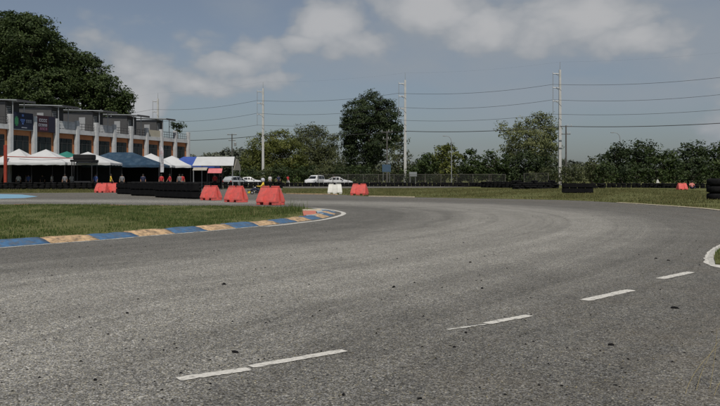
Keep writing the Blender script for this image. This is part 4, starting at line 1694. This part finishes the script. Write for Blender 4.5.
car('suv', 315, 138, 245, M_CARW, 'white sport utility vehicle with dark windows beside a white sedan')
car('sedan', 338, 127, -6, M_CARW, 'white sedan parked behind the tyre wall with its bonnet towards the wire fence')
car('sedan', 249, 134, 6, M_CARW, 'white sedan parked past the ridge tent')
car('hatch', 235.5, 112, 60, M_CARS, 'silver hatchback parked at the open end of the ridge tent')


# ------------------------------------------------------------------ people


def person_mesh(pose):
    if pose == 'sit':
        J = {'pel': (0, 0, .22), 'sp': (-.10, 0, .42), 'ch': (-.16, 0, .62), 'nk': (-.15, 0, .75), 'hd': (-.12, 0, .86), 'tp': (-.11, 0, .95)}
        for s, n_ in ((1, 'l'), (-1, 'r')):
            J.update({'sh' + n_: (-.15, .19 * s, .66), 'el' + n_: (.02, .25 * s, .48), 'wr' + n_: (.25, .14 * s, .50), 'hn' + n_: (.31, .11 * s, .52),
                      'hp' + n_: (.02, .11 * s, .20), 'kn' + n_: (.44, .17 * s, .36), 'an' + n_: (.80, .15 * s, .16), 'to' + n_: (.90, .16 * s, .24)})
    else:
        q = {'stand': 0, 'step': .16, 'lean': .05}[pose]
        J = {'pel': (0, 0, .93), 'sp': (.01, 0, 1.12), 'ch': (0, 0, 1.32), 'nk': (.0, 0, 1.47), 'hd': (.025, 0, 1.58), 'tp': (.02, 0, 1.68)}
        for s, n_ in ((1, 'l'), (-1, 'r')):
            J.update({'sh' + n_: (0, .19 * s, 1.39), 'el' + n_: (.02 - q * s * .7, .25 * s, 1.12), 'wr' + n_: (.10 - q * s, .25 * s, .90), 'hn' + n_: (.13 - q * s, .24 * s, .80),
                      'hp' + n_: (0, .10 * s, .88), 'kn' + n_: (.03 + q * s, .11 * s, .49), 'an' + n_: (-.02 + q * s * 1.4, .11 * s, .08), 'to' + n_: (.15 + q * s * 1.4, .12 * s, .035)})
    Rd = {'pel': .15, 'sp': .135, 'ch': .155, 'nk': .06, 'hd': .10, 'tp': .075, 'sh': .075, 'el': .05, 'wr': .036, 'hn': .042, 'hp': .105, 'kn': .068, 'an': .045, 'to': .04}
    E = [('pel', 'sp'), ('sp', 'ch'), ('ch', 'nk'), ('nk', 'hd'), ('hd', 'tp')]
    for n_ in 'lr':
        E += [('ch', 'sh' + n_), ('sh' + n_, 'el' + n_), ('el' + n_, 'wr' + n_), ('wr' + n_, 'hn' + n_), ('pel', 'hp' + n_), ('hp' + n_, 'kn' + n_), ('kn' + n_, 'an' + n_), ('an' + n_, 'to' + n_)]
    keys = list(J)
    me = bpy.data.meshes.new('person_skeleton')
    me.from_pydata([J[k] for k in keys], [(keys.index(a), keys.index(b)) for a, b in E], [])
    ob = bpy.data.objects.new('person_skeleton', me)
    COL.objects.link(ob)
    ob.modifiers.new('skin', 'SKIN')
    ss = ob.modifiers.new('sub', 'SUBSURF'); ss.levels = 1; ss.render_levels = 1
    sv_ = me.skin_vertices
    if len(sv_) == 0:
        lay = me.attributes
    data = me.skin_vertices[0].data
    for k, d in zip(keys, data):
        r_ = Rd.get(k, Rd.get(k[:-1], .05))
        d.radius = (r_, r_)
        d.use_root = (k == 'pel')
    dg = bpy.context.evaluated_depsgraph_get()
    dg.update()
    out = bpy.data.meshes.new_from_object(ob.evaluated_get(dg))
    bpy.data.objects.remove(ob)
    out.name = 'body'
    out.materials.clear()
    for _ in range(4):
        out.materials.append(M_SKIN)
    # slots: 0 skin, 1 shirt, 2 trousers, 3 shoes
    for p in out.polygons:
        c = p.center
        p.use_smooth = True
        if pose == 'sit':
            idx = 1
            if c.z > .77:
                idx = 0
            elif c.x > .05 and c.z < .40 or c.z < .30:
                idx = 2
            if c.x > .75:
                idx = 3
            if abs(c.y) < .16 and c.x > .24 and c.z > .44:
                idx = 0
        else:
            idx = 1
            if c.z > 1.47:
                idx = 0
            elif c.z < .94 and abs(c.y) < .215:
                idx = 2
            if c.z < .09:
                idx = 3
            if abs(c.y) > .2 and c.z < 1.12:
                idx = 0
        p.material_index = idx
    return out


PM = {p: person_mesh(p) for p in ('stand', 'step', 'sit')}
M_HAIR = mat('hair_black', (.012, .01, .009), .7, .2, 10)
hair_me = MB().lathe([(.0, .125), (.06, .115), (.10, .07), (.113, .0), (.10, -.05), (.085, -.03)], 12).mesh('hair', M_HAIR, True)


def cloth(name, c):
    return mat('cloth_' + name, c, .85, .15, 6)


CL = {'white': cloth('white', (.55, .55, .55)), 'red': cloth('red', (.42, .03, .035)), 'yellow': cloth('yellow', (.62, .42, .05)), 'grey': cloth('grey', (.16, .16, .17)), 'blue': cloth('blue', (.04, .07, .20)),
      'black': M_BLACK, 'pink': cloth('pink', (.50, .18, .16)), 'navy': cloth('navy', (.02, .025, .06)), 'green': cloth('green', (.05, .16, .10))}


def person(pose, loc, rz, shirt, trousers, label, hair=True):
    o = empty('person', loc, R(rz), label, 'person')
    b = link('body', PM[pose], o)
    for i_, m_ in enumerate((M_SKIN, CL[shirt], CL[trousers], M_BLACK)):
        b.material_slots[i_].link = 'OBJECT'
        b.material_slots[i_].material = m_
    if hair:
        hd = (-.13, 0, .885) if pose == 'sit' else (.005, 0, 1.605)
        link('hair', hair_me, o, loc=hd)
    return o


people = [(18.5, 96, 'stand', 'white', 'black', 'standing person in white shirt under the tent below the blue banner', -80),
          (24, 97, 'step', 'grey', 'navy', 'walking person in grey shirt under the tent below the blue banner', 20),
          (31, 95, 'stand', 'blue', 'black', 'person in blue shirt standing between two white tents', -110),
          (40, 97, 'stand', 'black', 'black', 'person dressed in black under the wide white tent', -60),
          (54, 95, 'step', 'white', 'navy', 'walking person in white shirt under the wide white tent', 170),
          (66, 93, 'stand', 'grey', 'black', 'person in grey shirt standing beside the green tent', -90),
          (71, 95, 'stand', 'white', 'grey', 'person in white shirt and grey trousers near the kiosk', -70),
          (96, 92, 'stand', 'blue', 'navy', 'person in blue shirt standing next to the black kiosk', -100),
          (113, 91, 'step', 'yellow', 'black', 'walking person in yellow shirt at the edge of the navy tent', 10),
          (124, 90, 'stand', 'grey', 'black', 'person in grey shirt under the navy tent', -90),
          (143, 91, 'stand', 'navy', 'black', 'person in navy shirt at the end of the navy tent', -70),
          (162, 93, 'stand', 'red', 'black', 'person in red shirt standing beneath the printed feather flag', -85),
          (167.5, 94, 'step', 'red', 'navy', 'walking person in red shirt under the low white tent', -150),
          (177, 95, 'stand', 'grey', 'black', 'person in grey shirt under the low white tent', -95),
          (184, 94, 'stand', 'red', 'grey', 'person in red shirt and grey trousers below the royal blue tent', -60),
          (215, 93.5, 'stand', 'red', 'black', 'person in red shirt under the pink awning', -80),
          (221, 94, 'stand', 'black', 'black', 'person dressed in black under the white ridge tent', -120),
          (270, 121.5, 'stand', 'white', 'grey', 'person in white top behind the tyre wall near the tall pole', -90),
          (278.5, 122, 'stand', 'navy', 'black', 'person in navy top behind the tyre wall, between white and red tops', -70),
          (288, 121.5, 'step', 'red', 'white', 'person in red top and white trousers behind the tyre wall', -40),
          (334, 131.5, 'stand', 'pink', 'black', 'person in pink red top standing behind the white sedan', -90)]
for px, y, pose, s, t, lab, rz in people:
    z = 0.014
    if px < 190:
        y -= random.choice((4.4, 3.6, 2.9, 2.4))
        px += random.uniform(-2.5, 2.5)
    person(pose, (WX(px, y), y, z), rz, s, t, lab)
pr = person('sit', (WX(692, 84), 84, .03), -100, 'pink', 'navy', 'seated person in pink top on the grass beside the lone red barrier')

# ------------------------------------------------------------------ go kart with driver
kx, ky = G(261, 194.2)
kt = empty('go_kart', (kx, ky, .008), R(188), 'low black and yellow go kart driving behind the red barrier row', 'go kart')
kt.scale = (1.15,) * 3
M_KYP = mat('kart_yellow', (.55, .40, .03), .4, .1, 5)
for s in (-1, 1):
    MB().tube([(-.65, .28 * s, .12), (.3, .30 * s, .10), (.80, .22 * s, .10)], .02, 6).build('frame_rail', M_DARKST, kt)
    MB().box(-.28, .42, s * .52 - .10, s * .52 + .10, .07, .24, .04).build('side_pod', M_BLACK, kt)
    for wx, r_, w_ in ((-.60, .14, .10), (.62, .13, .065)):
        Mx = Matrix.Translation((wx, s * .56, r_)) @ Matrix.Rotation(R(90), 4, 'X')
        w = empty('wheel', (0, 0, 0)); w.parent = kt
        MB().lathe([(r_ * .55, -w_), (r_ * .95, -w_), (r_, -w_ * .6), (r_, w_ * .6), (r_ * .95, w_), (r_ * .55, w_)], 14, Mx, True).build('tyre', M_TYRE, w, True)
        MB().lathe([(.02, -w_ * .8), (r_ * .57, -w_ * .8), (r_ * .57, w_ * .8), (.02, w_ * .8)], 10, Mx).build('rim', M_STEEL, w)
MB().hexa([(.70, -.42, .06), (.95, -.30, .06), (.95, .30, .06), (.70, .42, .06), (.68, -.40, .22), (.88, -.26, .20), (.88, .26, .20), (.68, .40, .22)], .02).build('nose_cone', M_KYP, kt)
MB().hexa([(.42, -.14, .14), (.60, -.12, .10), (.60, .12, .10), (.42, .14, .14), (.36, -.13, .50), (.44, -.11, .50), (.44, .11, .50), (.36, .13, .50)], .02).build('number_fairing', M_WHITEPL, kt)
MB().box(-.30, .18, -.2, .2, .05, .13, .03).build('seat', M_BLACK, kt)
MB().hexa([(-.36, -.2, .10), (-.24, -.2, .10), (-.24, .2, .10), (-.36, .2, .10), (-.48, -.19, .55), (-.40, -.19, .55), (-.40, .19, .55), (-.48, .19, .55)], .02).build('backrest', M_BLACK, kt)
MB().box(-.62, -.30, -.46, -.24, .10, .36, .03).build('engine', M_DARKST, kt)
MB().tube([(-.60, -.5, .14), (-.60, .5, .14)], .02, 6).build('axle', M_STEEL, kt)
sw_ = MB(); sw_.tube([(.32 + .05 * math.cos(a), .14 * math.cos(a) * 0 + .14 * math.sin(a), .50 + .10 * math.cos(a)) for a in np.linspace(0, 2 * math.pi, 15)], .014, 6)
sw_.build('steering_wheel', M_BLACK, kt)
M_HELM = mat('helmet', (.45, .45, .50), .3, .1, 4)
dr = person('sit', (kx, ky, .008 + .03), 188, 'yellow', 'navy', 'kart driver in yellow top and pale helmet seated in the go kart', False)
dr.scale = (1.2,) * 3
MB().lathe([(.0, .16), (.08, .145), (.13, .08), (.145, 0), (.13, -.07), (.10, -.12), (.0, -.13)], 14).build('helmet', M_HELM, dr, True, loc=(-.12, 0, .90))
MB().box(.02, .16, -.09, .09, -.03, .05, .02).build('visor', M_CARG, dr, loc=(-.12, 0, .90))

# small white post marker on the far wall
mk = MB().hexa([(-.22, -.05, 0), (.22, -.05, 0), (.22, .05, 0), (-.22, .05, 0), (-.12, -.04, .45), (.02, -.04, .45), (.02, .04, .45), (-.12, .04, .45)], .03).build('marker_block', M_WHITEPL, None, False, (WX(655, 101), 100.0, .66))
tag(mk, 'small white marker block on top of the low tyre wall', 'marker')

# ------------------------------------------------------------------ trees
LM = {'deep': leaf_mat('leaf_deep', (.020, .034, .010), (.042, .066, .018), (.082, .112, .034), .25),
      'mid': leaf_mat('leaf_mid', (.055, .070, .016), (.120, .138, .034), (.20, .205, .062), .28),
      'olive': leaf_mat('leaf_olive', (.048, .058, .026), (.090, .104, .045), (.150, .160, .076), .3),
      'pale': leaf_mat('leaf_pale', (.090, .108, .045), (.165, .185, .078), (.26, .27, .125), .34),
      'dark': leaf_mat('leaf_dark', (.017, .028, .012), (.036, .056, .020), (.070, .092, .036), .22),
      'grey': leaf_mat('leaf_haze_grey', (.075, .09, .068), (.12, .135, .10), (.17, .18, .145), .25)}  # grey: distance haze put into the leaf colour of the far woodland


def crown_mesh(lobes, dens_, leaf, hollow=.55, clump=.9, seed=0, flat=1.0):
    """lobes: (x, y, z, r) local; leaves gathered in clumps over each lobe"""
    r = np.random.default_rng(seed)
    cent, nor = [], []
    for (x, y, z, rad) in lobes:
        nc = max(8, int(rad * rad * 7.5))
        d = r.normal(size=(nc, 3)); d /= np.linalg.norm(d, axis=1)[:, None]
        rr = rad * (hollow + (1 - hollow) * r.uniform(0, 1, nc) ** .6) * r.uniform(.84, 1.08, nc)
        c = np.c_[d[:, 0] * rr, d[:, 1] * rr, d[:, 2] * rr * flat] + np.array([x, y, z])
        for q in range(nc):
            m_ = int(dens_ * r.uniform(.6, 1.4))
            cr_ = clump * r.uniform(.55, 1.25)
            p = np.clip(r.normal(size=(m_, 3)), -1.5, 1.5) * np.array([cr_, cr_, cr_ * .6]) * .55 + c[q]
            cent.append(p)
            nn = d[q] * .8 + np.array([0, 0, .5])
            nor.append(np.tile(nn, (m_, 1)) + r.normal(size=(m_, 3)) * .55)
    C = np.concatenate(cent); Nn = np.concatenate(nor)
    keepm = C[:, 2] > .3
    C, Nn = C[keepm], Nn[keepm]
    Nn /= np.linalg.norm(Nn, axis=1)[:, None]
    n_ = len(C)
    ref = r.normal(size=(n_, 3))
    U = np.cross(Nn, ref); U /= np.linalg.norm(U, axis=1)[:, None] + 1e-9
    V_ = np.cross(Nn, U)
    s = leaf * r.uniform(.55, 1.35, n_)[:, None]
    v = np.stack([C - U * s, C - V_ * s * .5, C + U * s, C + V_ * s * .5], axis=1).reshape(-1, 3)
    return v, np.arange(n_ * 4).reshape(-1, 4)


TREE_N = [0]


def tree(name, label, y, bx, lobes, leafm, dens_=14, leaf=.22, trunk_r=.25, hollow=.55, clump=.9, group=None, flat=1.0, depth=None, limbs=6, cat='tree', ground=0.0):
    """bx: trunk pixel column; lobes in photo pixels (px, py, r) at distance y -> metres"""
    TREE_N[0] += 1
    sd = 100 + TREE_N[0]
    rr = random.Random(sd)
    X0 = WX(bx, y)
    o = empty(name, (X0, y, ground), 0, label, cat, group)
    lb = []
    for (px, py, rp) in lobes:
        rad = rp * 1.12 * y / F
        yo = rr.uniform(-1, 1) * (depth if depth is not None else rad * .7)
        lb.append((WX(px, y) - X0, yo, max(WZ(py, y) - ground, rad * .5), rad))
    # trunk and limbs
    b = MB()
    top = max(l[2] for l in lb)
    mid = np.mean([[l[0], l[1]] for l in lb], axis=0)
    h1 = top * .55
    pts = [(0, 0, -.1), (trunk_r * .3, 0, h1 * .35), (mid[0] * .4, mid[1] * .3, h1 * .7), (mid[0] * .7, mid[1] * .6, h1 * 1.05)]
    b.tube(pts, [trunk_r * 1.25, trunk_r, trunk_r * .8, trunk_r * .55], 8)
    for l in sorted(lb, key=lambda q: -q[3])[:limbs]:
        s = pts[2] if rr.random() < .6 else pts[3]
        m_ = ((s[0] + l[0]) / 2 + rr.uniform(-.4, .4), (s[1] + l[1]) / 2, (s[2] * .45 + l[2] * .55))
        b.tube([s, m_, (l[0], l[1], l[2] + l[3] * .3)], [trunk_r * .5, trunk_r * .33, trunk_r * .1], 6)
        for q in range(3):
            a = rr.uniform(0, 6.28)
            b.tube([m_, (l[0] + l[3] * .6 * math.cos(a), l[1] + l[3] * .6 * math.sin(a), l[2] + l[3] * rr.uniform(-.2, .6))], [trunk_r * .22, trunk_r * .05], 5)
    b.build('trunk', M_BARK, o)
    v, f = crown_mesh(lb, dens_, leaf, hollow, clump, sd, flat)
    link('crown', np_mesh('crown', v, f, LM[leafm]), o)
    return o


tree('broad_tree', 'huge dark broadleaf tree towering over the banner townhouse', 146, 20,
     [(8, 52, 34), (35, 45, 28), (48, 62, 26), (-25, 55, 36), (18, 85, 34), (-15, 95, 36), (50, 92, 28), (28, 30, 15), (10, 28, 14), (-55, 70, 36), (40, 34, 10)], 'deep', 52, .24, .9, .68, 1.2, None, .95)
tree('broad_tree', 'dark broadleaf tree sloping down behind the navy tent townhouses', 150, 92,
     [(70, 66, 17), (88, 78, 20), (104, 92, 18), (116, 100, 13), (80, 98, 24), (105, 110, 18), (122, 110, 9), (64, 80, 20), (90, 62, 8), (124, 96, 6)], 'deep', 52, .23, .7, .68, 1.05)
tree('round_tree', 'round yellow green tree behind the tall pole past the ridge tent', 184, 268,
     [(252, 160, 12), (262, 146, 13), (280, 143, 14), (272, 158, 16), (248, 170, 10), (288, 155, 15), (295, 168, 14), (262, 170, 12)], 'mid', 34, .22, .35, .55, 1.1, 'trees behind the paddock')
tree('airy_tree', 'taller airy olive tree between the yellow green tree and parked sedan', 190, 308,
     [(300, 136, 10), (311, 132, 8), (320, 134, 8), (306, 148, 14), (320, 150, 13), (333, 141, 7), (332, 152, 9), (328, 163, 14), (310, 166, 15), (342, 166, 9)], 'olive', 30, .21, .4, .35, 1.2, 'trees behind the paddock')
tree('round_tree', 'big dense dark round tree standing alone beside the tall pole', 170, 373,
     [(372, 110, 19), (358, 116, 15), (386, 114, 14), (373, 128, 21), (354, 130, 12), (390, 130, 12), (358, 145, 12), (382, 146, 14), (350, 145, 6), (372, 155, 11), (352, 158, 6), (394, 142, 7), (348, 124, 7), (349, 136, 8), (350, 150, 8), (366, 162, 9), (352, 164, 6), (396, 126, 7)], 'dark', 46, .20, .5, .55, .95)
tree('young_tree', 'thin olive sapling under the dark round tree at the pole', 160, 398,
     [(398, 150, 8), (404, 158, 9), (394, 162, 9), (402, 140, 6), (408, 170, 9), (390, 172, 9)], 'olive', 15, .22, .16, .3, .9)
for k, (bx, lob, lab) in enumerate([
        (425, [(420, 163, 7), (428, 158, 7), (425, 170, 10), (434, 166, 7), (416, 172, 7)], 'flat topped shrub next to the tall pole behind the wire fence'),
        (445, [(441, 150, 6), (449, 147, 6), (443, 160, 10), (452, 156, 8), (447, 170, 12), (436, 158, 6)], 'tallest flat topped shrub, at the curved street lamp'),
        (470, [(463, 158, 5), (470, 152, 4), (474, 160, 6), (466, 167, 9), (477, 170, 9)], 'flat topped shrub on the outer side of the curved street lamp')]):
    tree('shrub', lab, 150 + 2 * k, bx, lob, 'deep' if k != 1 else 'mid', 20, .26, .12, .35, .8, 'shrubs behind the wire fence', .7)
tree('feathery_tree', 'pale feathery green tree beside the right tall pole', 154, 530,
     [(503, 129, 6), (511, 136, 9), (524, 127, 10), (537, 122, 9), (547, 120, 7), (553, 130, 8), (540, 134, 13), (524, 140, 13), (510, 150, 10), (550, 144, 11), (534, 150, 15), (518, 152, 12), (548, 156, 10)], 'pale', 26, .20, .28, .3, 1.0)
tree('bushy_tree', 'dark bushy tree at the foot of the pale feathery tree', 149, 522,
     [(510, 166, 11), (526, 163, 12), (542, 164, 12), (518, 174, 11), (536, 174, 12), (552, 172, 9)], 'dark', 22, .25, .25, .5, 1.0)
tree('bushy_tree', 'low spreading dark tree before the pale feathery tree', 146, 490,
     [(484, 162, 6), (492, 157, 6), (500, 160, 8), (488, 170, 9), (500, 172, 9)], 'deep', 22, .25, .2, .45, .9)
scr = [(592, [(586, 172, 9), (594, 166, 8), (600, 174, 10)], 'olive', 'low olive bush beside the right tall pole'),
       (612, [(606, 158, 8), (614, 153, 9), (622, 158, 10), (610, 168, 12), (624, 172, 12)], 'dark', 'dark scrub tree at the start of the thicket'),
       (636, [(630, 150, 8), (640, 148, 8), (648, 147, 7), (634, 160, 12), (646, 160, 12), (640, 172, 13)], 'dark', 'dark scrub tree with the highest crown of the thicket'),
       (662, [(655, 156, 8), (664, 157, 8), (670, 162, 9), (660, 168, 12), (670, 174, 10)], 'deep', 'olive dark scrub tree behind the white marker block'),
       (688, [(680, 152, 8), (690, 152, 8), (698, 147, 7), (686, 163, 12), (696, 162, 12), (690, 174, 12)], 'dark', 'dark scrub tree behind the lone red barrier'),
       (716, [(708, 154, 8), (716, 150, 8), (726, 152, 9), (712, 166, 13), (724, 168, 13)], 'deep', 'dark scrub tree behind the truck tyre stack'),
       (748, [(740, 152, 9), (752, 150, 9), (762, 156, 10), (745, 166, 13), (758, 168, 13)], 'dark', 'dark scrub tree at the far end of the thicket')]
for k, (bx, lob, lm, lab) in enumerate(scr):
    tree('scrub_tree', lab, 122 + (k % 3) * 2, bx, lob, lm, 24, .22, .16, .45, .85, 'thicket trees')
# undergrowth behind the cars and along the fence
und = [(238, 9, 176, 'leafy shrub at the open end of the ridge tent'), (250, 9, 174, 'leafy shrub behind the lone white sedan'), (263, 9, 174, 'leafy shrub at the foot of the tall pole past the tents'),
       (278, 10, 172, 'leafy shrub behind the person in navy top'), (293, 10, 173, 'leafy shrub behind the person in red top and white trousers'), (308, 10, 172, 'leafy shrub behind the white sport utility vehicle'),
       (323, 10, 172, 'leafy shrub between the two parked white cars'), (338, 10, 172, 'leafy shrub behind the person in pink red top'), (352, 9, 171, 'leafy shrub at the bonnet of the white sedan'),
       (365, 9, 172, 'leafy shrub beneath the dark round tree'), (379, 9, 173, 'leafy shrub behind the blue sign board'), (394, 9, 173, 'leafy shrub under the thin olive sapling'),
       (409, 9, 173, 'leafy shrub behind the small grey sign board'), (424, 9, 174, 'leafy shrub below the flat topped shrub at the pole'), (440, 9, 174, 'leafy shrub below the tallest flat topped shrub'),
       (457, 9, 173, 'leafy shrub at the base of the curved street lamp'), (473, 9, 173, 'leafy shrub below the outer flat topped shrub'), (505, 9, 175, 'leafy shrub behind the tyre wall end'), (540, 9, 175, 'leafy shrub behind the taller fence panels')]
for k, (bx, w, ty, lab) in enumerate(und):
    tree('shrub', lab, 158 + (k % 3) * 3 - (16 if bx > 480 else 0), bx, [(bx - w * .5, ty + 2, w * .75), (bx + w * .45, ty, w * .8), (bx, ty + 6, w * .85)], ['deep', 'dark', 'olive', 'dark'][k % 4], 18, .22, .1, .4, .8, 'undergrowth along the fence')
for k, (bx, lab) in enumerate([(560, 'wispy shrub at the foot of the right tall pole'), (573, 'wispy shrub behind the short dark utility pole'), (584, 'wispy shrub beside the low olive bush')]):
    tree('shrub', lab, 139 + k, bx, [(bx, 175, 7), (bx + 4, 169, 5), (bx - 3, 179, 7)], 'olive', 14, .2, .08, .3, .8, 'shrubs at the right pole')
for k, (bx, lab) in enumerate([(604, 'low bush under the dark scrub tree at the start of the thicket'), (622, 'low bush in the thicket between the first two dark scrub trees'), (640, 'low bush under the highest crown of the thicket'), (658, 'low bush behind the white marker block'),
                               (676, 'low bush directly behind the lone red barrier'), (694, 'low bush behind the seated person'), (712, 'low bush behind the truck tyre stack'), (732, 'low bush past the truck tyre stack')]):
    tree('shrub', lab, 119 + k % 2, bx, [(bx - 5, 177, 8), (bx + 5, 175, 8), (bx, 170, 7)], 'dark' if k % 2 else 'deep', 18, .2, .08, .35, .8, 'low bushes of the thicket')
# rooftop plant on the end townhouse
fx, fy, _ = fac(9.6)
tree('rooftop_bush', 'dark potted bush on the end townhouse terrace', fy + 1.2, 177.5, [(177, 128, 4.5), (181, 125, 3.5), (174, 125, 3)], 'dark', 26, .16, .05, .3, .5, limbs=3, ground=7.63)
# distant woodland, one mass
lb = []
rr = random.Random(5)
for k in range(150):
    xx = -190 + k * 2.9 + rr.uniform(-1, 1)
    hgt_ = rr.uniform(2.2, 4.2) + (4.0 if xx < -32 else 0)
    lb.append((xx, 262 + rr.uniform(-10, 10), hgt_, rr.uniform(2.2, 4.0)))
    if xx < -32:
        lb.append((xx, 262 + rr.uniform(-10, 10), 3.0, rr.uniform(2.6, 4.0)))
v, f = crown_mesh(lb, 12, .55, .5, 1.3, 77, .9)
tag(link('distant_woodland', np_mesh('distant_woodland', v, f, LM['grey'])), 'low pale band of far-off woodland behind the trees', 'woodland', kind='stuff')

# bits of dry straw and leaf litter blown onto the outer lane
n = 700
Y = 4.6 / RNG.uniform(.2, 1, n)
X = (RNG.uniform(-.25, .47, n)) * Y
ok_ = (X + Y * .55) > 2.0
X, Y = X[ok_], Y[ok_]
n = len(X)
a = RNG.uniform(0, 6.28, n)
l_ = RNG.uniform(.004, .016, n)
w_ = RNG.uniform(.0012, .003, n)
u = np.c_[np.cos(a), np.sin(a)]; w2 = np.c_[-np.sin(a), np.cos(a)]
c = np.c_[X, Y]
zz = np.full(n, .0095)
q4 = [np.c_[c + u * l_[:, None] * s0 + w2 * w_[:, None] * s1, zz + (s0 > 0) * .003] for s0, s1 in ((-1, -1), (1, -1), (1, 1), (-1, 1))]
v = np.stack(q4, axis=1).reshape(-1, 3)
tag(link('straw_litter', np_mesh('straw_litter', v, np.arange(n * 4).reshape(-1, 4), M_STRAW)), 'fine straw coloured litter scattered on the outer lane', 'litter', kind='stuff')
